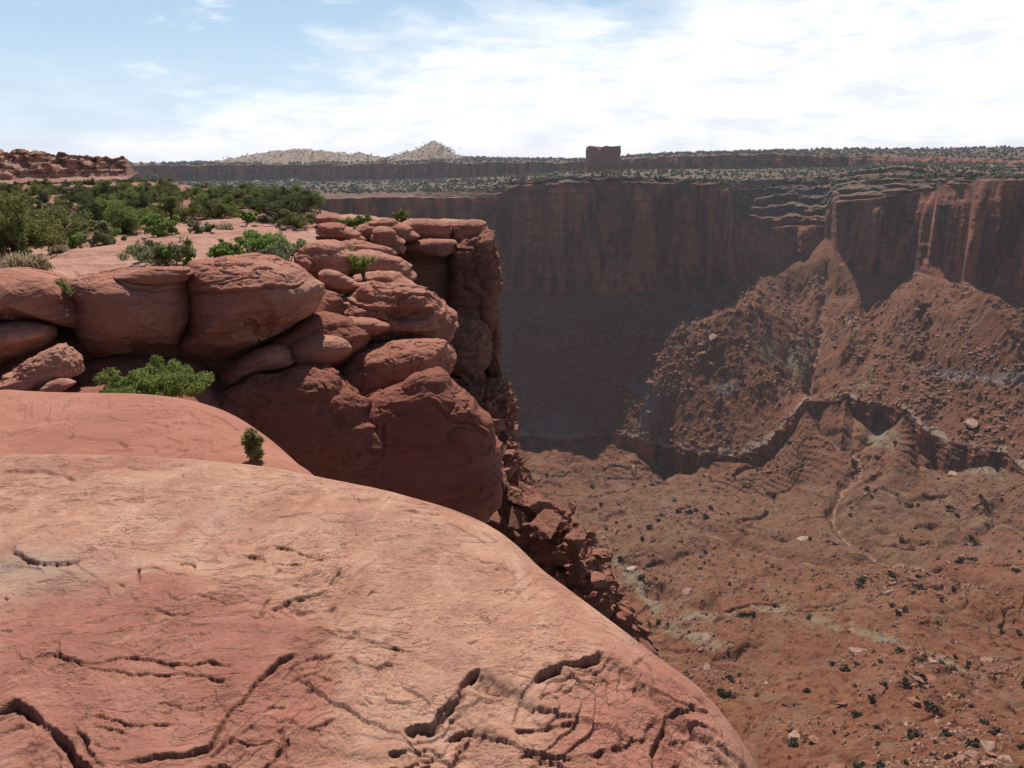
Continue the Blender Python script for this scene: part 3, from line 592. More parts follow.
def fg_extra(x, y, z, d):
    px, py = proj(np.stack([x, y, z], -1))
    wx = x+.015*fbm(x*7, y*7, x*0, 4, .65)+.0018*perlin(x*40, y*40, x*0); wy = y+.024*fbm(x*7, y*7, x*0+5, 4, .65)+.003*perlin(x*40, y*40, x*0+5)
    inside = sstep(-.05, .15, d)
    # broad swells and hollows
    z = z+inside*(.030*fbm(x*.9, y*.9, x*0, 3)+.010*fbm(x*3.2, y*3.2, x*0+3, 4)+.0045*fbm(x*15, y*11, x*0+3, 5, .68))
    fl1 = fbm(x*5, y*4, x*0+41, 4, .6)*7+y*7; fl2 = fbm(x*9+y*3, y*9, x*0+47, 4, .6)*5
    z = z+inside*(.0036*(terrace(fl1, .10)-fl1)*sstep(-.1, .25, fbm(x*2.2, y*2.2, x*0+51, 3))+.003*(terrace(fl2, .12)-fl2)*sstep(-.05, .25, fbm(x*2.6, y*2.6, x*0+57, 3)))
    # peeled bedding: contour-like little steps
    b = fbm(x*1.5+.3, y*1.1, x*0+11, 3, .5)*5.5+y*1.6-x*.5
    rough = np.clip(.30+1.1*np.exp(-((px-650)/110)**2-((py-720)/70)**2)+.75*np.exp(-((px-330)/110)**2-((py-690)/60)**2)+.45*np.exp(-((px-150)/200)**2-((py-560)/20)**2), 0, 1.3)
    msk = sstep(.02, .30, fbm(x*1.3, y*1.3, x*0+19, 3)+.10+.25*(rough-.3))
    z = z+inside*msk*rough*.013*(terrace(b, .09)-b)
    b2 = fbm(x*3+4, y*2.4, x*0+13, 4, .55)*4.2+y*4.2+x*1.2
    m2 = sstep(.05, .35, fbm(x*2.0, y*2.0, x*0+29, 3)+.30*(rough-.4))
    z = z+inside*m2*rough*.0075*(terrace(b2, .12)-b2)
    on = (d+.05*fbm(x*3, y*3, x*0+71, 3))/.075+1.2*fbm(x*2, y*2, x*0+73, 2); z = z+.016*(terrace(on, .12)-on)*np.exp(-((px-705)/75)**2-((py-725)/75)**2)*sstep(-.2, .2, fbm(x*4, y*4, x*0+77, 2))
    crack = np.zeros_like(z)
    for pts, drop, dec, ramp_ in LEDGES:
        pl = np.array([plane(a, b_, ZF) for a, b_ in pts])
        if pts[0][0] > pts[-1][0]: pl = pl[::-1]
        sel = (x > pl[:, 0].min()-3*dec) & (x < pl[:, 0].max()+3*dec) & (y > pl[:, 1].min()-3*dec) & (y < pl[:, 1].max()+3*dec)
        if not sel.any(): continue
        dd, sg, t_ = seg_dist(wx[sel], wy[sel], pl); lo = dd*(-sg)         # low side to the right of travel = nearer to us
        e = sstep(0, .12, t_)*sstep(0, .12, 1-t_)
        e = e*np.clip(.9+1.2*fbm(t_*4+len(pts), t_*0+drop*90, t_*0, 3), .3, 1.3)
        drop = drop*.38; dec = dec*1.5; xs_, ys_ = x[sel], y[sel]; zt = xs_*0
        n1 = fbm(xs_*5, ys_*5, zt+7, 3); n2 = fbm(xs_*11, ys_*11, zt+17, 3); big = drop > .012
        steps = [(.52, 0*n1), (.17, .012+.4*drop+np.abs(n1)*1.8*drop), (.12, .024+1.2*drop+np.abs(n2)*3*drop), (.08, .045+1.5*drop+n1*.06), (.06, .075+1.8*drop+n2*.09), (.05, .12+2*drop+n1*.14)] if big else [(1, 0*n1)]
        for fr, off in steps:
            l2 = lo-off; k = sstep(-.001, .005, l2)*np.exp(-np.maximum(l2, 0)/dec)
            z[sel] -= drop*fr*k*e
            z[sel] -= (.75 if fr > .5 else .6)*drop*fr*np.exp(-((l2-.007-.08*drop)/(.005+.10*drop))**2)*e*(.45+.55*sstep(-.25, .35, n1))
        z[sel] += .18*drop*np.exp(-(np.minimum(lo, 0)/.03)**2)*(lo < 0)*e
        crack[sel] = np.maximum(crack[sel], .55*np.exp(-((lo-.006)/.007)**2)*e)
    for pts, dep, wd in CRACKS:
        pl = smooth_poly(np.array([plane(a, b_, ZF) for a, b_ in pts]), 4); m = .1
        if len(pl) > 1 and pts[0][0] > pts[-1][0]: pl = pl[::-1]
        sel = (x > pl[:, 0].min()-m) & (x < pl[:, 0].max()+m) & (y > pl[:, 1].min()-m) & (y < pl[:, 1].max()+m)
        if not sel.any(): continue
        dd, sg, t_ = seg_dist(wx[sel], wy[sel], pl); e = np.sqrt(np.clip(np.minimum(t_, 1-t_)*5, 0, 1)); e = e*np.clip(.75+1.6*fbm(x[sel]*14, y[sel]*14, x[sel]*0+91, 3), .65, 1.3); hw = .0033*wd*(.35+1.0*e); lo = dd*(-sg)
        z[sel] -= dep*1.6*np.exp(-(dd/hw)**4)*e+.35*dep*sstep(0, .004, lo)*np.exp(-np.maximum(lo, 0)/.06)*e
        crack[sel] = np.maximum(crack[sel], .7*np.exp(-(dd/hw)**2)*e)
    red = .15+.75*np.clip(1-((px-160)/215)**2-((py-690)/125)**2+.15, 0, 1)+.35*np.exp(-((px-640)/110)**2-((py-720)/60)**2)+.25*(py < 470)
    grey = .9*np.exp(-((px-30)/75)**2-((py-572)/22)**2)+.35*np.exp(-((px-190)/50)**2-((py-515)/14)**2)
    return z, dict(red=red, grey=grey, crack=crack)
az_f = np.concatenate([np.linspace(R(-125), R(-36), 60, endpoint=False), np.linspace(R(-36), R(20), 880), np.linspace(R(20), R(125), 50)[1:]])
pyg = np.arange(432, 800, .85); rr_f = np.unique(np.concatenate([[.02, .3, .6, .9, 1.1, 1.25, 1.35], ZF/azel(512, pyg)[1]/-1*-1, np.arange(4.6, 6.0, .016), np.linspace(6, 7.5, 20)]))
rr_f = rr_f[rr_f > 0]
zdome = lambda x, y: ZF+0*x
fg, FGD = sheet('rock_slab', fe[::1], zdome, 3.5, lambda x, y: .10+.04*sstep(1, 3, y), lambda x, y: np.interp(y-.0*x, [1.5, 2.3, 3.2, 4.2], [-.1, -.7, -1.1, -1.9]), M_FG, az_f, rr_f, -14, fg_extra)
tag(fg, 'broad pale pink sandstone slab filling the foreground, cracked and peeling in thin sheets, at the canyon edge', 'rock', 'sandstone slabs in the foreground')

# second slab just behind
ZS = -1.95
se = [(300, 520), (286, 466), (270, 452), (240, 426), (205, 407), (150, 397), (60, 395), (-40, 395), (-300, 394)]
se = np.vstack([[(-1.2, 3.0)], smooth_poly([plane(a, b, ZS-.05) for a, b in se], 5), [(-12, 7)]])
def slab_extra(x, y, z, d):
    i = sstep(-.05, .2, d)
    z = z+i*(.05*fbm(x*.8, y*.8, x*0+4, 3)+.010*fbm(x*4, y*4, x*0, 4))
    b = fbm(x*1.2, y*1.5, x*0+3, 3)*4+y*1.8; z = z+i*.012*(terrace(b, .1)-b)*sstep(.05, .3, fbm(x, y, x*0+9, 2)+.1)
    for pts in ([(60, 436), (80, 434), (105, 437)], [(95, 440), (115, 439), (130, 447)], [(150, 456), (160, 449), (170, 446)], [(168, 425), (178, 421)], [(225, 451), (240, 444)], [(205, 412), (225, 418), (240, 430)]):
        pl = smooth_poly(np.array([plane(a, b_, ZS) for a, b_ in pts]), 4); dd, sg, t_ = seg_dist(x, y, pl); lo = -dd*sg; e = sstep(0, .15, t_)*sstep(0, .15, 1-t_)
        z = z-(.007*sstep(0, .008, lo)*np.exp(-np.maximum(lo, 0)/.12)+.012*np.exp(-((lo-.006)/.006)**2))*e
    return z, {}
pys = np.arange(380, 470, .8)
s2, _ = sheet('rock_slab', se, lambda x, y: ZS+.02*(y-5.5)+0*x, 3, .13, -2.0, M_SLAB, np.linspace(R(-60), R(-12), 620), np.unique(np.concatenate([[3, 3.5, 4, 4.4], ZS/azel(512, pys)[1], np.linspace(6.8, 9, 30)])), -8, slab_extra)
tag(s2, 'smooth salmon sandstone slab behind the pale one, a small tuft growing at its right end', 'rock', 'sandstone slabs in the foreground')

# plateau behind the boulders, with the cliff that falls away from its edge
pe = [P(484, 228, 35)[:2], P(440, 230, 34.8)[:2], P(408, 234, 33)[:2], P(388, 240, 29)[:2], P(374, 246, 28)[:2], P(338, 254, 24)[:2], P(305, 268, 19.5)[:2], P(270, 282, 17)[:2], P(200, 290, 16.4)[:2], P(80, 290, 16)[:2], P(-60, 290, 15.6)[:2], P(-300, 290, 15.6)[:2], P(-700, 290, 16)[:2]]
pe0 = [P(-250, 192, 700)[:2], P(20, 192, 300)[:2], P(140, 192, 150)[:2], P(215, 192, 88)[:2], P(270, 198, 63)[:2], P(318, 206, 48)[:2], P(350, 214, 42)[:2], P(400, 218, 38.3)[:2], P(440, 220, 37.2)[:2], P(477, 222, 36.3)[:2]]
pe = np.array(list(pe0)+list(pe))[::-1]
def zplat(x, y):
    r = np.hypot(x, y); return np.interp(r, [0, 14, 20, 30, 45, 70, 110, 200, 900], [-2.25, -2.3, -2.42, -2.6, -2.75, -2.8, -3.1, -5, -30])
def plat_extra(x, y, z, d):
    i = sstep(-.5, 1.5, d); r = np.hypot(x, y)
    z = z+i*(.16*fbm(x/6, y/5, x*0+2, 3)*sstep(14, 24, r)+.05*fbm(x/1.5, y/1.5, x*0+2, 4))
    b = fbm(x/7, y/5, x*0+12, 4)*5+y*.10; z = z+i*.10*(terrace(b, .1)-b)
    px, py = proj(np.stack([x, y, z], -1))
    soil = .9*sstep(235, 205, py)*sstep(420, 250, px)+.9*sstep(150, 40, px)*sstep(262, 235, py)+.1
    bad = 1-i; z = z+bad*.12*fbm(x, y, z*.8, 4)
    return z, dict(soil=soil)
rr_p = np.unique(np.concatenate([np.linspace(13.5, 20, 70), np.linspace(20, 40, 200), np.linspace(40, 90, 130), np.geomspace(90, 950, 80)]))
pl_o, PLT = sheet('ground', pe, zplat, 22, .10, -1.0, M_PLAT, np.linspace(R(-62), R(-1.75), 620), rr_p, -34, plat_extra)
tag(pl_o, kind='structure')
# the shaded ledge under the boulders
le = np.array([(-3, 3.0), (-3.3, 7.0), (-3.9, 9.5), (-4.8, 12), (-6.0, 17), (-30, 19), (-40, 19)])
def led_extra(x, y, z, d):
    return z+.12*fbm(x*.7, y*.7, x*0, 4)+.15*(terrace(fbm(x*.3, y*.5, x*0+3, 3)*4, .15)/4), {}
lo_o, LED = sheet('rock_ledge', le, lambda x, y: -3.35+.05*(y-11), 4, .5, -1.2, M_SHADED, np.linspace(R(-62), R(2), 260), np.linspace(4, 17.5, 180), -40, led_extra)
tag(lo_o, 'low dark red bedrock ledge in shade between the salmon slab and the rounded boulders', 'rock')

# ------------------------------------------------------------------ rocks with a traced outline and real depth
def rock(name, outl, D, depth, label, mat=M_ROCK, p=.85, n=80, seed=0, amp=.05, strata=.03, sfreq=5.0, group=None, joints=0, cat='rock', flat=0.0, rough=.45, tilt=0.0, crk=1.0, cuts=(), dents=()):
    o = np.asarray(outl, float); xx, yy = o[:, 0], o[:, 1]; x2, y2 = np.roll(xx, -1), np.roll(yy, -1); cr = xx*y2-x2*yy; ar = cr.sum(); c = np.array([((xx+x2)*cr).sum(), ((yy+y2)*cr).sum()])/(3*ar)
    a, t = azel(c[0], c[1]); C = P(c[0], c[1], D); slant = D*math.sqrt(1+t*t)
    rt = np.array([math.cos(a), -math.sin(a), 0]); fw = np.array([math.sin(a), math.cos(a), t]); fw /= np.linalg.norm(fw); upv = np.cross(rt, fw)
    # the true distance scale along the ray through the centre
    dv = C/np.linalg.norm(C); depth_cam = dv@np.array([0, cP, -sP])*slant; sc = depth_cam/F
    q = np.vstack([o, o[:1]]); q = np.array(smooth_poly(q, 5)); q = (q-c)*sc; q[:, 1] *= -1
    ang = np.arctan2(q[:, 1], q[:, 0]); rad = np.hypot(q[:, 0], q[:, 1])
    k = np.argsort(ang); ang = ang[k]; rad = rad[k]; ang = np.concatenate([ang-2*math.pi, ang, ang+2*math.pi]); rad = np.tile(rad, 3)
    n = int(n*1.35); v, f = cube_sphere(n)
    ph = np.arctan2(v[:, 2], v[:, 0]); rho = np.interp(ph, ang, rad)
    cb = np.hypot(v[:, 0], v[:, 2]); sb = v[:, 1]
    cb2 = cb**p; sb2 = np.sign(sb)*np.abs(sb)**p
    size = rad.mean()
    X = rho*cb2*np.cos(ph); Zz = rho*cb2*np.sin(ph); Yy = depth/2*sb2
    if flat: Zz = Zz+flat*sb2*depth/2*sb*0
    base = C+X[:, None]*rt+Zz[:, None]*upv+Yy[:, None]*fw
    nrm = (X[:, None]*rt/np.maximum(rho, .01)[:, None]+Zz[:, None]*upv/np.maximum(rho, .01)[:, None]+(sb2*.9)[:, None]*fw)
    nrm /= np.linalg.norm(nrm, axis=1)[:, None]+1e-9
    so = seed*13.7; x, y, z = base[:, 0], base[:, 1], base[:, 2]
    fq = 1/size
    dsp = 1.25*amp*size*(fbm(x*fq*.9+so, y*fq*.9, z*fq*.9, 3)+rough*fbm(x*fq*4+so, y*fq*4, z*fq*4, 4, .6))
    u = (z+tilt*x+.10*size*fbm(x*fq*.6+so, y*fq*.6, z*fq*.6+3, 2))*sfreq
    dsp = dsp+1.4*strata*(ridged(u*0+so, u*0, u*.35, 2)*.5+(terrace(u, .3)-u)*.9+.5*fbm(x*.3, y*.3, u*1.5, 2))*(.3+.7*np.abs(cb))
    g1 = fbm(x*fq*.8+so, y*fq*.8, z*fq*2.6+.4*perlin(x*fq, y*fq, z*fq), 4, .55); g2 = fbm(x*fq*1.7+so+9, y*fq*1.7, z*fq*1.2, 3, .5)
    dsp = dsp-crk*size*(.035*np.exp(-(g1/.016)**2)*sstep(-.1, .3, g2)+.03*np.exp(-(g2/.02)**2)*sstep(.0, .35, g1))
    dsp = dsp+.020*crk*size*(terrace(g1*1.6, .10)-g1*1.6)+.012*size*rough*fbm(x*fq*14+so, y*fq*14, z*fq*18, 3, .65)
    if joints:
        s1 = X*joints+.3*fbm(x*fq*2, y*fq*2, z*fq*2, 2)
        dsp = dsp-.10*size*np.exp(-((s1-np.round(s1))/.05)**2)+.05*size*perlin(np.floor(s1+.5)*3.3+so, u*0+.5, np.floor(u*.3)*1.7)*2
    if cuts or dents:
        bx, by = proj(base); front = sstep(.5, .2, v[:, 1]); bx = bx+.8*fbm(bx/9, by/9, bx*0+so, 3)*1.5; by = by+1.5*fbm(bx/9, by/9, bx*0+so+5, 3)
        for pts, wpx, dep in cuts:
            dd, sg, t_ = seg_dist(bx, by, smooth_poly(pts, 5)); e = sstep(0, .08, t_)*sstep(0, .08, 1-t_)*.9+.1
            dsp = dsp-front*e*dep*np.exp(-(dd/wpx)**2)+front*e*dep*.5*np.exp(-((dd*np.sign(-sg)-2.2*wpx)/(1.6*wpx))**2)
        for cx_, cy_, rx, ry, dep in dents:
            q_ = np.sqrt(((bx-cx_)/rx)**2+((by-cy_)/ry)**2); dsp = dsp-front*dep*sstep(1.15, .75, q_)
    V = base+nrm*dsp[:, None]
    ob = mesh_obj(name, V, f, mat)
    tag(ob, label, cat, group)
    return ob
Z = lambda pts, ox, oy, s=.3418: [(ox+a*s, oy+b*s) for a, b in pts]
A1 = lambda pts: Z(pts, 0, 130); A2 = lambda pts: Z(pts, 180, 180); A3 = lambda pts: Z(pts, 0, 260, .2539); A6 = lambda pts: Z(pts, 360, 210, .2474); A8 = lambda pts: Z(pts, 440, 400, .2865)
BG = 'rounded boulders along the plateau edge'
# big mass of shaded rock that carries the boulders
rock('rock_ledge', [(-200, 330), (60, 335), (200, 330), (300, 310), (350, 330), (330, 370), (260, 400), (180, 425), (0, 425), (-200, 425)], 17, 4.5, 'long dark overhung rock ledge in deep shade beneath the rounded boulders', M_SHADED, .7, 110, 3, .05, .05, 4)
rock('boulder', A1([(-260, 425), (0, 424), (120, 425), (190, 455), (225, 520), (233, 590), (190, 612), (100, 575), (0, 568), (-260, 575)]), 15.6, 3.4, 'wide flat topped red boulder at the far left, a grass filled gap on its right', M_ROCK, .98, 110, 1, .055, .05, 3, BG, cuts=[(A1([(-100, 548), (0, 540), (60, 545), (130, 560), (200, 555)]), 1.0, .05), (A1([(0, 552), (70, 560)]), .9, .04)])
rock('boulder', A1([(-200, 572), (0, 568), (80, 570), (130, 590), (142, 625), (60, 672), (0, 690), (-200, 700)]), 14.6, 2.2, 'low sloping red boulder tucked under the flat topped one at the far left', M_ROCK, .98, 80, 2, .05, .03, 4, BG)
rock('boulder', A3([(-60, 500), (20, 470), (130, 400), (240, 362), (300, 450), (230, 490), (160, 520), (80, 545), (-60, 545)]), 13.4, 1.6, 'jagged sunlit wedge of rock in the shade beside the leafy green shrub', M_ROCK, .7, 70, 21, .10, .05, 5, BG, rough=.7)
rock('boulder', A3([(150, 510), (230, 470), (275, 485), (280, 500), (210, 530), (160, 530)]), 12.6, .5, 'thin splinter of rock at the foot of the jagged sunlit wedge', M_ROCK, .8, 30, 22, .08, .02, 6, BG)
rock('boulder', A1([(222, 460), (240, 432), (300, 418), (420, 412), (546, 416), (557, 480), (555, 540), (530, 600), (480, 645), (330, 655), (290, 665), (255, 630), (232, 560)]), 15.4, 3.2, 'squarish rounded red boulder left of centre with a lens shaped cap on its top', M_ROCK, .98, 120, 4, .05, .045, 3, BG, cuts=[(A1([(330, 435), (360, 455), (420, 470), (500, 470), (545, 462)]), 1.2, .05), (A1([(240, 500), (330, 515), (440, 505), (540, 512)]), .9, .018)], dents=[A1([(440, 640)])[0]+(30, 6, .10)])
rock('boulder', A1([(338, 430), (380, 410), (470, 404), (545, 408), (549, 436), (500, 462), (420, 462), (370, 448)]), 14.7, 1.3, 'thin curved lens of layered rock lying on the squarish boulder', M_ROCK, .8, 60, 5, .04, .03, 12)
rock('boulder', A1([(553, 402), (600, 382), (700, 375), (800, 380), (870, 400), (905, 430), (942, 462), (935, 510), (870, 560), (780, 600), (700, 640), (640, 655), (570, 650), (528, 632), (552, 560), (548, 470)]), 15.6, 3.6, 'largest rounded red boulder, with a cracked flat top and a hollow in its side', M_ROCK, .98, 140, 6, .055, .05, 3, BG, cuts=[(A1([(553, 482), (600, 474), (700, 474), (790, 462), (870, 458), (905, 440)]), 1.1, .06), (A1([(590, 400), (650, 402), (745, 396)]), .8, .025), (A1([(700, 440), (760, 432), (740, 415), (800, 408)]), .8, .025), (A1([(560, 455), (640, 452), (720, 440)]), .8, .02), (A1([(640, 420), (700, 425)]), .7, .02)], dents=[A1([(745, 545)])[0]+(21, 23, .10), A1([(735, 585)])[0]+(10, 8, .08), A1([(700, 600)])[0]+(7, 5, .06)])
rock('boulder', A2([(-60, 560), (60, 500), (180, 505), (330, 440), (420, 405), (560, 470), (470, 560), (330, 610), (180, 655), (60, 690), (-60, 640)]), 16.4, 3.4, 'dark shaded shelf of rock below the largest rounded boulder', M_SHADED, .8, 90, 7, .05, .06, 4, BG)
rock('boulder', A2([(180, 525), (232, 498), (292, 488), (320, 510), (331, 545), (290, 562), (220, 575), (120, 610), (130, 560)]), 14.8, 1.5, 'small wedge shaped red boulder left of the smooth egg shaped one', M_ROCK, .85, 60, 8, .04, .03, 6, BG)
rock('boulder', A2([(312, 500), (340, 470), (400, 456), (462, 460), (492, 482), (499, 505), (460, 532), (385, 551), (330, 545)]), 15, 1.3, 'smooth egg shaped red boulder resting on the lower ledges', M_ROCK, 1.0, 60, 9, .02, .01, 4, BG)
rock('boulder', A2([(408, 275), (428, 261), (470, 274), (520, 303), (531, 322), (480, 332), (440, 322), (415, 302)]), 18.2, .9, 'leaning almond shaped boulder below the small bushy tree', M_ROCK, .8, 50, 10, .05, .03, 7, BG)
rock('boulder', A2([(350, 235), (370, 228), (382, 245), (372, 262), (355, 258)])+[], 19, .5, 'small reddish stone behind the largest rounded boulder', M_ROCK, .9, 20, 11, .08, .02, 7, BG)
rock('boulder', A2([(415, 345), (440, 328), (462, 340), (455, 362), (425, 368)]), 17.4, .6, 'small dark stone under the leaning almond shaped boulder', M_ROCK, .9, 24, 12, .08, .02, 7, BG)
rock('boulder', A2([(385, 425), (400, 392), (480, 350), (550, 322), (650, 317), (725, 325), (765, 355), (797, 410), (790, 452), (758, 478), (640, 478), (560, 476), (470, 500), (440, 470), (400, 450)]), 18.6, 4.2, 'broad layered sandstone hump with a dark undercut', M_ROCK, .8, 130, 13, .09, .10, 3, BG, rough=.5, cuts=[(A2([(560, 330), (640, 345), (720, 340), (770, 375)]), 1.0, .05), (A2([(480, 352), (540, 375), (600, 380), (640, 408)]), 1.0, .06), (A2([(400, 405), (470, 400), (560, 410), (615, 415)]), 1.3, .09), (A2([(640, 410), (700, 388), (745, 378)]), 1.2, .07), (A2([(600, 440), (660, 420), (740, 420)]), .9, .03)], dents=[A2([(665, 392)])[0]+(26, 8, .22), A2([(520, 425)])[0]+(26, 6, .12)])
rock('boulder', A2([(420, 425), (450, 405), (560, 410), (608, 428), (600, 445), (540, 462), (450, 455)]), 16.6, 1.5, 'low tongue of rock in front of the layered sandstone hump', M_ROCK, .8, 60, 14, .05, .03, 7, BG)
rock('boulder', A2([(400, 600), (440, 550), (500, 512), (620, 470), (740, 470), (785, 492), (797, 540), (780, 580), (700, 622), (600, 665), (500, 705), (400, 720), (370, 660)]), 17, 4.2, 'long rounded sandstone ledge, sunlit along its top, above the dark lower block', M_ROCK, .8, 140, 15, .06, .06, 2.5, BG, cuts=[(A2([(440, 590), (460, 560), (470, 545)]), .8, .03), (A2([(380, 660), (500, 640), (640, 620), (740, 590)]), 1.0, .03)])
rock('boulder', A2([(300, 640), (310, 612), (345, 608), (368, 628), (372, 680), (300, 700)]), 14.6, .8, 'small sunlit knob of rock at the left of the long rounded ledge', M_ROCK, .85, 40, 16, .06, .02, 7, BG)
rock('boulder', [(170, 440), (200, 415), (262, 382), (320, 370), (345, 395), (370, 420), (380, 470), (350, 520), (260, 510), (190, 480)], 14.6, 3.6, 'shaded lower rock wall left of the big dark block', M_SHADED, .42, 100, 17, .07, .09, 3, BG)
rock('boulder', [(330, 440), (370, 405), (430, 378), (452, 388), (475, 415), (489, 440), (492, 470), (490, 498), (480, 515), (440, 545), (360, 530), (320, 500)], 15, 4.4, 'big dark smooth faced block right above the pale foreground slab', M_SHADED, .36, 130, 18, .045, .07, 2.2, BG, cuts=[([(382, 420), (384, 450), (378, 490)], .9, .05), ([(340, 498), (380, 478), (420, 462)], 1.0, .05), ([(430, 400), (450, 420), (470, 425), (486, 440)], 1.2, .06)], dents=[(398, 470, 18, 10, .10)])  # the darker sandstone carries the shade of its front face
# stepped ledges behind
STG = 'low slickrock steps below the small bushy tree'
for i, (pts, D, lab) in enumerate([
    ([(345, 215), (400, 190), (470, 195), (500, 230), (490, 270), (440, 300), (380, 290), (345, 250)], 20.5, 'rounded slickrock shoulder behind the largest boulder'),
    ([(395, 195), (430, 183), (520, 185), (600, 198), (625, 215), (600, 226), (500, 215), (420, 210)], 25, 'thin uppermost slickrock step near the small bushy tree'),
    ([(330, 240), (400, 222), (500, 215), (600, 222), (655, 245), (678, 285), (650, 300), (560, 290), (440, 285), (360, 262)], 22.5, 'broad rounded slickrock step around the small bushy tree'),
    ([(480, 290), (540, 278), (620, 275), (665, 295), (690, 318), (640, 330), (560, 322), (500, 312)], 21, 'narrow slickrock step above the layered sandstone hump'),
    ([(410, 130), (460, 128), (530, 165), (528, 182), (470, 182), (415, 165)], 27, 'low rounded step left of the pair of loaf shaped rocks'),
    ([(395, 110), (440, 103), (480, 115), (478, 130), (410, 132)], 33, 'small pale shelf left of the distant bush on the rim'),
    ([(520, 300), (560, 305), (610, 308), (600, 325), (540, 328)], 19.6, 'flat flake of rock on top of the layered sandstone hump')]):
    rock('rock_step', A2(pts), D, 2.6, lab, M_ROCK, .75, 60, 30+i, .08, .08, 4, STG)
# promontory
PG = 'blocks of the promontory at the cliff edge'
rock('rock_block', A2([(512, 152), (540, 130), (600, 120), (650, 130), (690, 158), (695, 172), (668, 182), (600, 175), (540, 178)]), 29, 3, 'left loaf shaped block on top of the promontory', M_ROCK, .58, 90, 40, .06, .09, 3.5, PG)
rock('rock_block', A2([(563, 165), (580, 146), (610, 148), (648, 172), (657, 196), (655, 215), (630, 215), (575, 195)]), 27.6, 2.2, 'hooded block under the left loaf shaped block of the promontory', M_ROCK, .58, 90, 41, .06, .09, 3.5, PG)
rock('rock_block', A2([(655, 135), (690, 120), (745, 120), (790, 130), (792, 160), (775, 178), (700, 178), (670, 160)]), 31, 3, 'middle loaf shaped block on top of the promontory', M_ROCK, .58, 90, 42, .06, .09, 3.5, PG)
rock('rock_block', A2([(790, 132), (815, 124), (882, 122), (896, 145), (893, 168), (845, 186), (795, 184)]), 31.5, 3, 'squared cap block at the outer corner of the promontory', M_ROCK, .58, 90, 43, .06, .09, 3.5, PG)
rock('rock_block', A2([(642, 200), (660, 185), (740, 175), (795, 178), (800, 200), (775, 225), (740, 222), (690, 212)]), 29.4, 2.6, 'flat overhanging shelf block below the promontory caps', M_ROCK, .58, 90, 44, .06, .09, 3.5, PG)
rock('rock_block', A2([(640, 205), (700, 206), (786, 212), (795, 290), (790, 400), (800, 470), (740, 440), (690, 340), (655, 280)]), 31.5, 4, 'shaded inner wall of the promontory left of its deep vertical crack', M_ROCK, .55, 110, 45, .05, .08, 3, PG)
rock('rock_block', A2([(790, 200), (850, 182), (908, 166), (922, 210), (930, 290), (920, 350), (922, 400), (900, 430), (800, 410), (792, 300)]), 31, 5, 'tall sunlit edged pillar at the outer corner of the promontory', M_CLIFF, .5, 130, 46, .045, .13, 3.2, PG, joints=.5, rough=.8)
rock('rock_block', A2([(780, 410), (820, 395), (890, 420), (908, 470), (905, 520), (880, 560), (830, 590), (780, 560), (770, 480)]), 28.6, 3.4, 'bulging pinkish block beneath the outer pillar', M_CLIFF, .7, 110, 47, .06, .06, 4, PG, rough=.9)
rock('rock_block', A2([(895, 400), (925, 385), (938, 440), (930, 510), (942, 580), (905, 600), (890, 520)]), 30.5, 2.4, 'narrow broken column at the right edge under the outer pillar', M_CLIFF, .6, 80, 48, .09, .08, 5, PG, rough=.9)
rock('rock_block', A2([(740, 640), (770, 565), (800, 570), (860, 590), (940, 580), (975, 640), (990, 720), (1000, 800), (1010, 900), (900, 980), (800, 900), (760, 780)]), 27.5, 4, 'crumbling rock buttress under the bulging pinkish block', M_CLIFF, .55, 150, 49, .09, .10, 3.5, PG, joints=.7, rough=1.0)
rock('rock_block', [(455, 385), (480, 385), (500, 415), (516, 460), (526, 505), (530, 560), (490, 590), (450, 520), (445, 440)], 26, 4, 'rubble covered buttress running down behind the big dark block', M_CLIFF, .6, 130, 50, .09, .10, 2.6, PG, joints=.5, rough=1.2)
rock('rock_block', [(505, 500), (530, 500), (560, 520), (585, 548), (602, 580), (625, 610), (650, 660), (580, 700), (520, 620), (495, 550)], 21.5, 3.4, 'lowest broken spur of rock reaching furthest right behind the pale slab', M_CLIFF, .6, 130, 52, .10, .10, 2.6, PG, joints=.7, rough=1.3)
rock('rock_block', A6([(250, 130), (300, 125), (370, 170), (380, 300), (360, 420), (300, 400), (230, 330)]), 33, 3.5, 'recessed dark wall behind the vertical crack of the promontory', M_SHADED, .6, 60, 51, .05, .1, 3, PG)

# ------------------------------------------------------------------ angular blocks
def block_mesh(seed, n=12, planes=14, amp=.05, stretch=(1, 1, .7)):
    g = np.random.default_rng(seed); v, f = cube_sphere(n)
    nn = g.normal(size=(planes, 3)); nn /= np.linalg.norm(nn, axis=1)[:, None]; nn = np.vstack([nn, [[0, 0, 1], [0, 0, -1]]]); dd = np.concatenate([g.uniform(.55, .95, planes), [.8, .8]])
    q = v@nn.T; rr = np.min(np.where(q > .05, dd/np.maximum(q, .05), 9), axis=1)
    rr = rr*(1+amp*fbm(v[:, 0]*2+seed, v[:, 1]*2, v[:, 2]*2, 3))
    return v*rr[:, None]*np.array(stretch), f
BL = []
def block_data(k, mat, n, smooth=False):
    g = random.Random(k); v, f = block_mesh(k, n, g.randint(9, 16), .07, (1, g.uniform(.6, 1), g.uniform(.4, .85)))
    v = v*(1+.10*fbm(v[:, 0]*2.3+k, v[:, 1]*2.3, v[:, 2]*4, 4, .65))[:, None]
    o = mesh_obj('boulder', v, f, mat, smooth=smooth); me = o.data; bpy.data.objects.remove(o); return me
def copy_mesh(me, name, loc, scale, rot, label, cat, group):
    o = bpy.data.objects.new(name, me); COL.objects.link(o); o.location = loc; o.scale = scale; o.rotation_euler = rot
    return tag(o, label, cat, group)
near_blocks = [block_data(100+k, M_DEB, 22) for k in range(9)]
rb = random.Random(5)
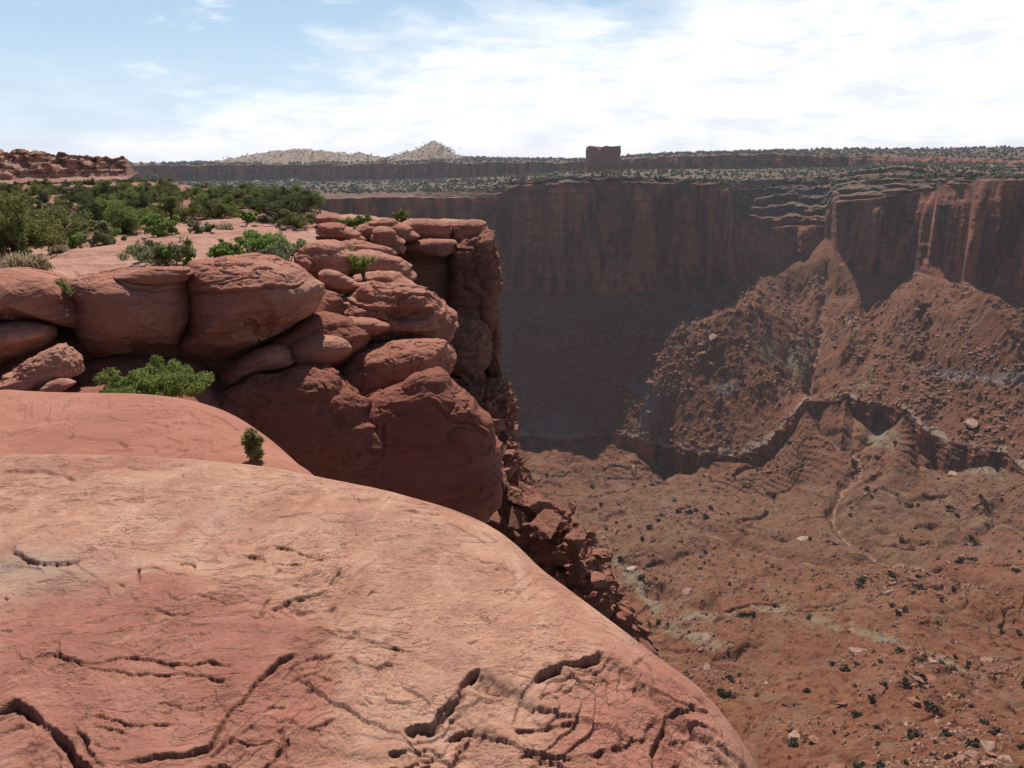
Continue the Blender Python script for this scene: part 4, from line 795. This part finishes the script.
def inpoly(x, y, p):
    c = False; j = len(p)-1
    for i in range(len(p)):
        if (p[i][1] > y) != (p[j][1] > y) and x < (p[j][0]-p[i][0])*(y-p[i][1])/(p[j][1]-p[i][1])+p[i][0]: c = not c
        j = i
    return c
# the largest named pieces of the rockfall (px, py, half size px, distance, label)
DG = 'rockfall blocks below the promontory'
for i, (px, py, s, D, lab) in enumerate([
    (573, 508, 7, 21, 'small block balanced upright on the rockfall spur'), (591, 533, 7, 20.4, 'pale squared block perched near the outer end of the rockfall'),
    (603, 556, 15, 19.6, 'large rounded block at the outer end of the rockfall'), (600, 580, 11, 18.5, 'banded grey and pink block lowest in the rockfall'),
    (534, 505, 13, 21.5, 'pale cracked block at the head of the rockfall spur'), (541, 528, 15, 20.5, 'smooth dark block overhanging a black hollow'),
    (576, 541, 17, 19.8, 'long slanting slab in the middle of the rockfall'), (497, 425, 12, 25, 'thick slab at the top of the rockfall beside the dark block'),
    (508, 455, 13, 24, 'pinkish block half way down the rockfall'), (500, 480, 13, 22, 'jagged block above the pale slab edge'), (478, 392, 10, 26, 'bright wedge under the long rounded ledge'),
    (520, 462, 9, 25, 'narrow tilted block at the skyline of the rockfall'), (493, 520, 8, 18, 'rounded grey stone peeping over the pale slab'), (513, 495, 13, 22, 'broad split block beside the pale slab edge')]):
    L = np.linalg.norm(P(px, py, D)); m = L*s/F*.85
    copy_mesh(near_blocks[i % 9], 'fallen_block', P(px, py, D), (m*1.15, m, m*1.1), (rb.uniform(-.4, .4), rb.uniform(-.4, .4), rb.uniform(0, 6)), lab, 'rock', DG)
poly = [(455, 370), (490, 380), (505, 410), (520, 450), (528, 490), (560, 505), (590, 535), (612, 570), (640, 612), (600, 600), (540, 555), (490, 520), (492, 460), (480, 430)]
k = 0
while k < 190:
    x = rb.uniform(450, 640); y = rb.uniform(370, 620)
    if not inpoly(x, y, poly): continue
    D = np.interp(y, [370, 480, 600], [27.5, 23.2, 19.2])+rb.uniform(-.8, .6); s = rb.choice([2, 2.5, 3, 3, 4, 5, 6, 8]); L = np.linalg.norm(P(x, y, D)); m = L*s/F
    copy_mesh(near_blocks[rb.randrange(9)], 'fallen_block', P(x, y, D), (m*rb.uniform(.8, 1.5), m, m*rb.uniform(.7, 1.3)), (rb.uniform(-.7, .7), rb.uniform(-.7, .7), rb.uniform(0, 6)),
              'one of the many angular red blocks jumbled in the rockfall below the promontory', 'rock', 'small blocks jumbled in the rockfall')
    k += 1

# ------------------------------------------------------------------ far landmarks
def butte():
    cx = P(603, 160, 1180); n = 90; m = 34; V = []
    th = np.linspace(0, 2*math.pi, n, endpoint=False); top = P(603, 146.5, 1180)[2]; bot = P(603, 176, 1180)[2]
    sc = 1180/F; hw = 17.5*sc
    for j in range(m):
        t = j/(m-1); z = bot+(top-bot)*t
        q = (np.abs(np.cos(th))**4+np.abs(np.sin(th))**4)**-.25
        rad = hw*q*.93*(1+.10*(1-t)**3-.03*t)*(1+.05*fbm(np.cos(th)*3, np.sin(th)*3, th*0+t*1.5, 3)+.025*fbm(np.cos(th)*9, np.sin(th)*9, th*0+t*9, 3))
        rad = rad*(1+.035*math.sin(t*17)*(.5))
        zt = z+(t**6)*(1.6*fbm(np.cos(th)*2.5, np.sin(th)*2.5, th*0, 3)-4.5*np.exp(-((np.cos(th)+.3)/.15)**2))
        V.append(np.stack([cx[0]+rad*np.cos(th), cx[1]+.8*rad*np.sin(th), zt], -1))
    for s_, dz in ((.8, .3), (.45, .8), (.05, .5)):
        V.append(np.stack([cx[0]+(V[m-1][:, 0]-cx[0])*s_, cx[1]+(V[m-1][:, 1]-cx[1])*s_, V[m-1][:, 2]*s_+(1-s_)*(top-1)+dz*perlin(th*2, th*0+s_*5, th*0)], -1))
    V = np.array(V); nr = len(V); V = np.concatenate([V, V[:, :1]], 1)
    o = mesh_obj('butte', V.reshape(-1, 3), grid_faces(nr, n+1), M_BUTTE, smooth=False)
    tag(o, 'dark squared sandstone butte standing alone on the far mesa rim', 'butte')
butte()
def hill(name, prof, D, depth, mat, kind='structure', amp=4, label=None, cat=None, group=None, D2=None):
    px = np.linspace(prof[0][0], prof[-1][0], 160); py = np.interp(px, [p[0] for p in prof], [p[1] for p in prof])
    rows = 50; V = []
    base = P(px, px*0+176, D)
    top = P(px, py, D)
    for j in range(rows):
        t = j/(rows-1)*2-1; w = np.cos(t*math.pi/2)**.8
        z = base[:, 2]-6+(top[:, 2]-base[:, 2]+6)*w; k = 1+t*depth/D
        x = top[:, 0]*k; y = top[:, 1]*k
        z = z*1.0+amp*w*(1-w*.6)*fbm(x/60, y/60, z/30, 4)+amp*.25*fbm(x/12, y/12, z/8, 3)
        z = z+(amp*.5*(terrace(z/5, .3)-z/5))*w*(1-w)
        V.append(np.stack([x, y, z], -1))
    HV.append(np.array(V).reshape(-1, 3)[160*4:160*30]); o = mesh_obj(name, np.array(V).reshape(-1, 3), grid_faces(rows, 160), mat, smooth=False); tag(o, label, cat, group, kind); return o
HV = []
hill('hill', [(205, 166), (235, 160), (262, 154), (290, 151), (305, 150), (335, 153), (350, 156), (360, 154.5), (372, 157), (400, 162)], 2000, 500, M_HILL, amp=22)
hill('hill', [(385, 160), (400, 154.5), (418, 150), (424, 147), (430, 142.5), (434, 141.5), (440, 144), (448, 150), (456, 155), (470, 162)], 2050, 260, M_HILL, amp=13)
# red cliffs behind the trees on the left
def left_cliffs():
    n = 330; m = 90; px = np.linspace(-260, 138, n)
    topy = np.interp(px, [-260, 0, 30, 60, 100, 118, 128, 134, 170, 232], [148, 150, 151, 153, 157, 158, 160, 170, 171, 178]); D = np.interp(px, [-260, 0, 125, 136, 232], [120, 130, 150, 190, 230])
    s = px*.17; topz = P(px, topy, D)[:, 2]+.35*fbm(s/2, s*0, s*0, 4)*2; bz = D*0-3.3
    V = []
    for j in range(m):
        t = j/(m-1)
        if t < .85:
            u = t/.85; zf = np.where(u < .30, u*.4, .12+0*s) if u < .3 else np.where(u < .30, u*.8, .24+(terrace((u-.3)/.7*4+.5*perlin(s/7, s*0, s*0), .4)/4).clip(0, 1)*.76); rf = np.where(u < .3, -(1-u/.3)*4, (terrace((u-.3)/.7*4+.5, .5)-.5)/4*3.5)
            z = bz+(topz-bz)*np.clip(zf, 0, 1); r = D+rf
            w = sstep(.2, .4, u)
            r = r-w*(1.8*(ridged(s/5.5, z/5, s*0, 4)-.5)+1.5*fbm(s/2.2, z/.9, s*0, 4))
        else:
            u = (t-.85)/.15; z = topz+.2*perlin(s, s*0+u*3, s*0)-u*1.5; r = D+3.5+u*40
        a, _ = azel(px, topy); V.append(np.stack([np.sin(a)*r, np.cos(a)*r, z], -1))
    V = np.array(V)
    V[:, :, 2] += .25*fbm(V[..., 0]/2, V[..., 1]/2, V[..., 2]/1.2, 4)
    o = mesh_obj('rock_outcrop', V.reshape(-1, 3), grid_faces(m, n), M_CLF2, smooth=False); tag(o, 'long low red cliff of rounded sandstone behind the junipers at the left', 'rock outcrop')
    return V
M_CLF2 = sandstone('outcrop_sandstone', (.36, .165, .115), (.46, .25, .175), (.58, .39, .30), (.20, .09, .065), .2, 7, .03, .6)
LCV = left_cliffs()

# ------------------------------------------------------------------ plants
def leaves(cl, rad, n, size, g, aspect=1.8, up=.3):
    k = g.integers(0, len(cl), n); d = g.normal(size=(n, 3)); d /= np.linalg.norm(d, axis=1)[:, None]; q = g.uniform(.15, 1, n)**.45
    c = cl[k]+d*(rad[k]*q)[:, None]*np.array([1, 1, .8])
    a = g.normal(size=(n, 3)); a[:, 2] += up; a /= np.linalg.norm(a, axis=1)[:, None]; b = np.cross(a, g.normal(size=(n, 3))); b /= np.linalg.norm(b, axis=1)[:, None]+1e-9
    s = size*g.uniform(.6, 1.35, n)[:, None]
    V = np.stack([c-a*s*aspect/2, c+b*s*.5, c+a*s*aspect/2, c-b*s*.5], 1).reshape(-1, 3)
    return V, np.arange(4*n).reshape(-1, 4)
def tube(p, r, sides=5):
    p = np.asarray(p, float); V = []
    for i in range(len(p)):
        t = p[min(i+1, len(p)-1)]-p[max(i-1, 0)]; t = t/(np.linalg.norm(t)+1e-9); u = np.cross(t, [.3, .9, .1]); u /= np.linalg.norm(u)+1e-9; w = np.cross(t, u)
        for k in range(sides):
            a = 2*math.pi*k/sides; V.append(p[i]+r[i]*(math.cos(a)*u+math.sin(a)*w))
    Fc = [(i*sides+k, i*sides+(k+1) % sides, (i+1)*sides+(k+1) % sides, (i+1)*sides+k) for i in range(len(p)-1) for k in range(sides)]
    return np.array(V), np.array(Fc)
def merge(parts):
    V = []; Fc = []; o = 0
    for v, f in parts: V.append(v); Fc.append(f+o); o += len(v)
    return np.vstack(V), np.vstack(Fc)
def tree_meshes(seed, h, w, nleaf, lsize, nclump, trunk_h=.25, tr=.06, crad=.2, spread=1.0, aspect=1.8, up=.3):
    g = np.random.default_rng(seed); cl = []; tubes = []
    base_n = max(3, nclump//5); roots = []
    for i in range(base_n):
        a = g.uniform(0, 2*math.pi); rr = w/2*g.uniform(.25, .95)*spread; top = np.array([rr*math.cos(a), rr*math.sin(a), h*g.uniform(trunk_h+.15, .92)*(1-.35*(rr/(w/2))**2)])
        mid = top*np.array([.45, .45, .5])+g.normal(size=3)*w*.05; pts = [np.zeros(3)-np.array([0, 0, .15*h]), mid*.5+np.array([0, 0, h*trunk_h*.4]), mid, top]
        tubes.append(tube(pts, [tr*h, tr*h*.7, tr*h*.45, tr*h*.15])); roots.append((mid, top))
    rad = []
    for i in range(nclump):
        m, t = roots[i % base_n]; c = m+(t-m)*g.uniform(.25, 1.15)+g.normal(size=3)*np.array([w*.13, w*.13, h*.09]); c[2] = min(max(c[2], h*(trunk_h*.5+.06)), h*.95)
        cl.append(c); rad.append(h*crad*g.uniform(.55, 1.25)); tubes.append(tube([m, (m+c)/2+g.normal(size=3)*.03*h, c], [tr*h*.3, tr*h*.2, tr*h*.08], 4))
    lv = leaves(np.array(cl), np.array(rad), nleaf, lsize, g, aspect, up)
    return merge(tubes), lv
def plant(name, loc, meshes, mats, label, cat, group, names, rotz=0, sc=1.0):
    e = empty(name, loc, label, cat, group); e.rotation_euler = (0, 0, rotz); e.scale = (sc, sc, sc)
    for nm, (v, f), mt in zip(names, meshes, mats): mesh_obj(nm, v, f, mt, e, smooth=False)
    return e
def plant_copy(src, loc, label, group, rotz, sc):
    e = src.copy(); COL.objects.link(e); e.location = loc; e.rotation_euler = (0, 0, rotz); e.scale = sc if isinstance(sc, tuple) else (sc, sc, sc); e['label'] = label; e['group'] = group
    for ch in src.children:
        c = ch.copy(); COL.objects.link(c); c.parent = e
    return e
def ground_at(px, py):                        # plateau point under that direction
    a, t = azel(px, py); r = 20.0
    for _ in range(30): r = float(zplat(math.sin(a)*r, math.cos(a)*r)/t)*.5+r*.5
    return np.array([math.sin(a)*r, math.cos(a)*r, float(zplat(math.sin(a)*r, math.cos(a)*r))-.03]), r
# named shrubs near us: (name, px, py base, width px, height px, style, label)
def shrub(px, py, wpx, hpx, kind, label, seed, r=None, group='shrubs on the slickrock', name='shrub', nleaf=None):
    if r is None: loc, r = ground_at(px, py)
    else: loc = P(px, py, r)
    m = np.linalg.norm(loc)/F*1.0; w = wpx*m; h = hpx*m*1.05
    st = {'tuft': (L_YEL, .02, 3.0, .9, .15, .02), 'leafy': (L_OLV, .03, 1.9, .5, .21, .018), 'green': (L_GRN, .045, 1.9, .6, .16, .02), 'sage': (L_SAG, .03, 2.6, .9, .17, .015), 'yellow': (L_YEL, .022, 4.5, 2.2, .2, .012), 'juniper': (L_OLV, .04, 1.5, .1, .17, .04), 'dark': (L_PIN, .045, 1.5, .1, .18, .04), 'dry': (L_DRY, .03, 6, 2.5, .2, .012)}[kind]
    nl = nleaf or int(min(9000, max(900, w*h*(7000 if r < 13 else 2600))))
    ls = max(st[1], .9*m*1.6) if r > 14 else .022
    q = tree_meshes(seed, h, w, nl, ls, max(10, int((60 if kind == 'leafy' else 26)*min(2, w/h))), .05, st[5], st[4], 1, st[2], st[3])
    nm = ('trunk', 'crown') if kind in ('juniper', 'dark') else ('stems', 'foliage')
    return plant(name, loc, q, (M_BARK, st[0]), label, 'tree' if name.endswith('tree') else 'shrub', group, nm, seed)
shrub(150, 403, 98, 37, 'leafy', 'leafy green shrub growing from the shaded ledge behind the salmon slab', 1, r=9.6, nleaf=17000)
shrub(256, 458, 20, 30, 'tuft', 'small yellow green tuft at the right end of the salmon slab', 2, r=5.35, nleaf=1600)
shrub(158, 268, 62, 30, 'sage', 'grey green bush standing right behind the squarish boulder', 3)
shrub(176, 268, 30, 24, 'green', 'brighter green clump on the right of the grey green bush behind the squarish boulder', 4)
shrub(232, 259, 42, 26, 'green', 'bright green bush at the left of the lush clump behind the largest boulder', 5)
shrub(275, 256, 66, 38, 'green', 'tallest lush bright green bush behind the largest boulder', 6)
shrub(290, 261, 40, 24, 'sage', 'dull olive bush at the right foot of the lush clump', 7)
shrub(262, 259, 36, 16, 'sage', 'low grey sage between the two bright green bushes', 8)
shrub(105, 244, 34, 20, 'sage', 'rounded olive bush left of the bright green bush on the bare rock', 9)
shrub(108, 241, 18, 16, 'green', 'small light green clump at the top of the rounded olive bush', 10)
shrub(160, 237, 36, 20, 'green', 'vivid green bush at the foot of the juniper grove', 11)
shrub(200, 235, 22, 14, 'sage', 'small grey brown bush alone on the pale slickrock', 12)
shrub(246, 226, 16, 14, 'green', 'little round bright bush left of the dark pinyon', 13)
shrub(72, 247, 16, 14, 'green', 'small light green sprig near the large juniper', 14)
shrub(356, 229, 34, 20, 'juniper', 'round green bush on the rim left of the promontory', 15)
shrub(402, 222, 18, 11, 'juniper', 'tiny dark green bush on the rim nearest the promontory blocks', 16, r=34)
shrub(342, 258, 26, 20, 'juniper', 'left half of the small bushy tree on the slickrock steps', 17, r=20.6)
shrub(364, 275, 26, 30, 'juniper', 'small bushy tree on the slickrock steps above the layered hump', 18, r=19.6, name='small_tree')
shrub(68, 297, 15, 22, 'yellow', 'strip of yellow green grass in the gap between the two leftmost boulders', 19, r=14.6)
shrub(15, 276, 40, 22, 'dry', 'pale dry grass at the far left on top of the flat boulder', 20, r=17)
shrub(32, 275, 32, 14, 'dry', 'leafless grey twigs beside the pale dry grass', 21, r=17)
shrub(352, 345, 12, 8, 'yellow', 'tiny yellow green tuft left of the pair on the ledge below the layered hump', 22, r=16)
shrub(362, 344, 14, 8, 'yellow', 'tiny yellow green tuft at the right on the ledge below the layered hump', 23, r=16.1)
shrub(145, 263, 10, 6, 'dry', 'wisp of dry grass left of the grey green bush', 24)
shrub(225, 231, 14, 6, 'dry', 'flat patch of dry grass behind the pale slickrock', 25)
shrub(61, 254, 14, 6, 'dry', 'small dry tuft on the slickrock in front of the large juniper', 26)
# junipers and pinyons of the grove
GN = 'junipers and pinyons of the grove on the plateau'
protos = []
for i in range(7):
    dark = i % 3 == 2; loc, r = ground_at(-60-40*i, 235)
    e = plant('juniper_tree' if not dark else 'pinyon_tree', loc, tree_meshes(60+i, 1.9, 2.5+.2*(i % 3), 9500, .055, 38+4*i, .1, .045, .17, 1, 1.5, .1), (M_BARK, L_PIN if dark else (L_OLV if i == 4 else L_JUN)),
              'rounded juniper beyond the left edge of the bare rock', 'tree', GN, ('trunk', 'crown'), i)
    protos.append(e)
named = [(18, 256, 74, 62, 0, 'largest juniper, a dense dark green mound at the left edge'), (60, 240, 62, 30, 1, 'low dark juniper right of the largest one'), (88, 228, 44, 32, 2, 'upright dark pinyon behind the low juniper'),
         (128, 233, 46, 30, 4, 'dark round juniper left of the vivid green bush'), (278, 222, 62, 34, 2, 'big dark pinyon at the right end of the grove'), (300, 228, 34, 22, 0, 'olive juniper at the right foot of the big dark pinyon'),
         (215, 219, 44, 24, 1, 'wide juniper behind the bare pale slickrock'), (180, 222, 40, 28, 3, 'juniper behind the vivid green bush'), (-30, 250, 80, 60, 3, 'large juniper cut by the left edge of the view')]
used = 0
for px, py, w, h, k, lab in named:
    loc, r = ground_at(px, py); m = np.linalg.norm(loc)/F; plant_copy(protos[k], loc, lab, GN, rb.uniform(0, 6), (w*m/2.6, w*m/2.6, h*m/1.9))
for px in list(range(-60, 320, 9)):
    for row, (py, hh) in enumerate(((222, 18), (212, 15), (204, 12), (198, 10), (194, 8), (190, 6), (186, 5), (183, 4), (180, 4))):
        if rb.random() < (.5 if row < 1 else .25 if row < 3 else .12): continue
        x = px+rb.uniform(-5, 5); y = py+rb.uniform(-4, 4)+(6 if x < 90 and row < 2 else 0)
        if x > 150 and row == 0: continue
        if x > 240 and y > 215: continue
        if x > 170 and row > 5: continue
        if x > 262 and row > 3: continue
        loc, r = ground_at(x, y); m = np.linalg.norm(loc)/F; h = hh*rb.uniform(.65, 1.25); w = h*rb.uniform(1.2, 1.8)
        plant_copy(protos[rb.randrange(7)], loc, 'one of the many dark green junipers and pinyons massed in the grove on the plateau', GN, rb.uniform(0, 6), (w*m/2.6, w*m/2.6, h*m/1.9))
for e in protos:
    for c in list(e.children): bpy.data.objects.remove(c)
    bpy.data.objects.remove(e)

# ------------------------------------------------------------------ things scattered over the canyon
gs = np.random.default_rng(21)
okv = (CPX > 500) & (CPX < 1030) & (CPY > 180) & (CPY < 775)
idx_low = np.flatnonzero((okv & (CPOS < CI['ledge_foot']) & (CPY > 440)).ravel()); idx_tal = np.flatnonzero((okv & (CPOS > CI['ledge_top']) & (CPOS < CI['base']-.1)).ravel())
VF = CV.reshape(-1, 3); PXF = CPX.ravel(); PYF = CPY.ravel()
def nearest(px, py, idx):
    return idx[np.argmin((PXF[idx]-px)**2+(PYF[idx]-py)**2)]
far_blocks = [block_data(300+k, M_FARB, 9) for k in range(8)] if False else None
def far_rock_mat():
    g = G('valley_boulder'); n = g.noise(1.2, 5, .6)
    oi = g.n('ShaderNodeObjectInfo')
    c = g.ramp(oi.outputs['Random'], [(0, (.26, .11, .07)), (.5, (.34, .16, .10)), (.8, (.42, .25, .18)), (1, (.50, .37, .29))])
    c = g.mix(g.ramp(n, [(.4, .4), (.65, 0.0)]), c, (.19, .085, .055)); g.bump([(n, .5)], .2); return g.done(c)
M_FARB = far_rock_mat()
far_blocks = [block_data(300+k, M_FARB, 8) for k in range(9)]
BGR = 'boulders scattered over the canyon slopes'
big = [(608, 0, 0, '')]
for px, py, s, lab in [(878, 690, 11, 'pale tilted boulder with a dark shrub at its foot, low on the right'), (853, 652, 7, 'rounded pale boulder above the low right slope'), (851, 653, 5, 'squat stone beside the rounded pale boulder'),
                       (915, 704, 7, 'reddish boulder left of the dark green bush at lower right'), (985, 750, 9, 'white rounded boulder near the lower right corner'), (977, 697, 8, 'flat white slab on the right hand slope'),
                       (776, 718, 5, 'flat topped red boulder just right of the pale slab'), (792, 738, 7, 'long pale slab beside a red one under the canyon edge'), (815, 741, 7, 'tilted red slab beside the long pale one'),
                       (852, 632, 6, 'block split in two on the grey green slope'), (702, 600, 4, 'large red block by the dark gully'), (690, 592, 4, 'long leaning slab by the dark gully'), (868, 665, 5, 'low stone in the middle of the scrubby slope'),
                       (845, 705, 6, 'isolated brown block below the pale tilted boulder'), (634, 470, 6, 'dark upright block on the slope under the left ledge'), (1008, 762, 9, 'white boulder cut by the lower right corner')]:
    i = nearest(px, py, idx_low); L = np.linalg.norm(VF[i]); m = L*s/F*.72
    copy_mesh(far_blocks[int(gs.integers(9))], 'boulder', VF[i]+np.array([0, 0, m*.25]), (m*1.2, m*.9, m*.95), (gs.uniform(-.3, .3), gs.uniform(-.3, .3), gs.uniform(0, 6)), lab, 'boulder', BGR)
def scatter(n, idx, smin, smax, power, seed):
    g = np.random.default_rng(seed); dens = fbm(VF[idx, 0]/45, VF[idx, 1]/45, VF[idx, 0]*0+50, 3)+.35; dens = np.clip(dens, .03, 1)**1.5; i = g.choice(idx, n, p=dens/dens.sum(), replace=False)
    u = g.uniform(0, 1, n)**power; return i, smin+(smax-smin)*u
i, s = scatter(255, np.concatenate([idx_low, idx_tal]), 1.5, 4.6, 2.2, 5)
for a, b in zip(i, s):
    m = float(b)*.5*(.7+.0011*np.linalg.norm(VF[a])); copy_mesh(far_blocks[int(gs.integers(9))], 'boulder', VF[a]+np.array([0, 0, m*.2]), (m*gs.uniform(.8, 1.6), m, m*gs.uniform(.6, 1.1)), (gs.uniform(-.5, .5), gs.uniform(-.5, .5), gs.uniform(0, 6)),
              'one of the many reddish boulders strewn over the canyon slopes', 'boulder', BGR)
def rubble(name, n, idx, smin, smax, seed, mat, flat=.7, power=5):
    i, s = scatter(n, idx, smin, smax, power, seed); g = np.random.default_rng(seed+1)
    oc = np.array([(1, 0, 0), (0, 1, 0), (-1, 0, 0), (0, -1, 0), (.1, .1, 1), (0, 0, -1)], float); fc = np.array([(0, 1, 4), (1, 2, 4), (2, 3, 4), (3, 0, 4), (1, 0, 5), (2, 1, 5), (3, 2, 5), (0, 3, 5)])
    ang = g.uniform(0, 6.3, n); c, q = np.cos(ang), np.sin(ang); v = oc[None]*g.uniform(.6, 1.35, (n, 6, 1)); v[:, :, 2] *= flat
    x = v[:, :, 0]*c[:, None]-v[:, :, 1]*q[:, None]; y = v[:, :, 0]*q[:, None]+v[:, :, 1]*c[:, None]
    V = np.stack([x, y, v[:, :, 2]], -1)*s[:, None, None]+VF[i][:, None]+np.array([0, 0, .15])*s[:, None, None]
    o = mesh_obj(name, V.reshape(-1, 3), (fc[None]+6*np.arange(n)[:, None, None]).reshape(-1, 3), mat, smooth=False)
    return o
M_RUB = G('rubble_rock'); M_RUB = M_RUB.done(M_RUB.ramp(M_RUB.noise(.9, 3, .7), [(.3, (.20, .09, .06)), (.5, (.31, .15, .10)), (.68, (.44, .28, .20))]))
tag(rubble('rubble', 9000, idx_tal, .3, 2.6, 31, M_RUB), 'loose rubble strewn on the talus slopes', 'rubble', kind='stuff')
tag(rubble('rubble', 15000, idx_low, .2, 1.5, 33, M_RUB), 'loose stones strewn over the valley floor', 'rubble', kind='stuff')
# shrubs in the valley: each one a thing
def scrub_mesh(k):
    g = np.random.default_rng(k); nclump = 7; cl = g.normal(size=(nclump, 3))*.35; cl[:, 2] = np.abs(cl[:, 2])+.25
    v, f = leaves(cl, np.full(nclump, .5), 170, .34, g, 1.2, .2); o = mesh_obj('foliage', v, f, M_DOT, smooth=False); me = o.data; bpy.data.objects.remove(o); return me
scr = [scrub_mesh(400+k) for k in range(6)]
VG = 'shrubs dotted over the canyon floor'
for px, py, s, lab in [(928, 709, 8, 'dark green bush beside reddish boulders low on the right'), (872, 702, 6, 'dark shrub at the foot of the pale tilted boulder'), (971, 748, 9, 'tallest dark bush near the lower right corner'), (946, 736, 6, 'dark bush left of the tallest one near the corner'),
                       (905, 686, 6, 'green shrub right of the pale tilted boulder'), (1019, 749, 6, 'shrub at the right edge near the lower corner'), (845, 671, 6, 'dark shrub on the scrubby middle slope'), (807, 692, 5, 'green shrub left of the isolated brown block')]:
    i = nearest(px, py, idx_low); m = np.linalg.norm(VF[i])*s/F*.8; copy_mesh(scr[int(gs.integers(6))], 'desert_shrub', VF[i], (m, m, m), (0, 0, gs.uniform(0, 6)), lab, 'shrub', VG)
i, s = scatter(240, idx_low, .8, 2.0, 1.6, 77)
for a, b in zip(i, s):
    m = float(b)*(.55+.0016*np.linalg.norm(VF[a])); copy_mesh(scr[int(gs.integers(6))], 'desert_shrub', VF[a], (m, m, m*.9), (0, 0, gs.uniform(0, 6)), 'one of the many small dark shrubs dotted over the canyon floor', 'shrub', VG)
# woodland on the far benches: one mass
def far_scrub():
    g = np.random.default_rng(91); m = ((CPOS > CI['rim']-.45) & (CPOS < CI['sky_line']+.6) & (CPX > -60) & (CPX < 1090)).ravel(); idx = np.flatnonzero(m)
    band = (CPOS.ravel()[idx]); keep = ~((band > CI['bench']+.1) & (band < CI['band_top']-.12)); idx = idx[keep]; wgt = np.ones(len(idx)); b = CPOS.ravel()[idx]
    wgt = np.where(b > CI['band_top'], 2.2, 1.0)*np.clip(.6+fbm(VF[idx, 0]/60, VF[idx, 1]/60, VF[idx, 0]*0, 3), .05, 2)*np.where(b < CI['rim'], .35, 1)*np.clip(CPX.ravel()[idx]*0+1, 0, 1)
    dens_x = np.where((PXF[idx] > 480) & (PXF[idx] < 1060), .35, 1); wgt *= dens_x
    n = 15000; i = g.choice(idx, n, p=wgt/wgt.sum()); s = (.5+2.2*g.uniform(0, 1, n)**1.6)*(.6+.0005*np.linalg.norm(VF[i], axis=1)); ang = g.uniform(0, 6.3, n)
    j = g.normal(size=(n, 2))*3.0
    oc = np.array([(1, 0, .4), (0, 1, .5), (-1, 0, .4), (0, -1, .5), (0, 0, 1.2), (0, 0, -.3)], float); fc = np.array([(0, 1, 4), (1, 2, 4), (2, 3, 4), (3, 0, 4), (1, 0, 5), (2, 1, 5), (3, 2, 5), (0, 3, 5)])
    c, q = np.cos(ang), np.sin(ang); v = oc[None]*g.uniform(.7, 1.3, (n, 6, 1)); x = v[:, :, 0]*c[:, None]-v[:, :, 1]*q[:, None]; y = v[:, :, 0]*q[:, None]+v[:, :, 1]*c[:, None]
    base = VF[i].copy(); base[:, 0] += j[:, 0]; hv = np.vstack(HV); nh = 1500; base[:nh] = hv[g.integers(0, len(hv), nh)]+g.normal(size=(nh, 3))*np.array([8, 8, 0]); s[:nh] = g.uniform(.8, 2.4, nh)
    V = np.stack([x, y, v[:, :, 2]], -1)*s[:, None, None]+base[:, None]
    o = mesh_obj('woodland', V.reshape(-1, 3), (fc[None]+6*np.arange(n)[:, None, None]).reshape(-1, 3), M_DOT, smooth=False); tag(o, 'dark scrub and junipers speckling the far mesa benches', 'woodland', kind='stuff')
far_scrub()

# ------------------------------------------------------------------ the air
def haze():
    m = bpy.data.materials.new('haze_air'); m.use_nodes = True; nt = m.node_tree; nt.nodes.clear()
    o = nt.nodes.new('ShaderNodeOutputMaterial'); v = nt.nodes.new('ShaderNodeVolumePrincipled'); v.inputs['Color'].default_value = (.84, .88, .96, 1); v.inputs['Density'].default_value = .000062; v.inputs['Anisotropy'].default_value = .3
    nt.links.new(v.outputs[0], o.inputs['Volume'])
    x0, x1, y0, y1, z0, z1 = -15500, 15500, -800, 15500, -420, 140
    V = np.array([(x, y, z) for x in (x0, x1) for y in (y0, y1) for z in (z0, z1)], float)
    Fc = np.array([(0, 1, 3, 2), (4, 6, 7, 5), (0, 4, 5, 1), (2, 3, 7, 6), (0, 2, 6, 4), (1, 5, 7, 3)])
    h = mesh_obj('haze', V, Fc, m, smooth=False); tag(h, kind='stuff')
haze()
print('VERTS', sum(len(o.data.vertices) for o in bpy.data.objects if o.type == 'MESH'), 'OBJ', len(bpy.data.objects))
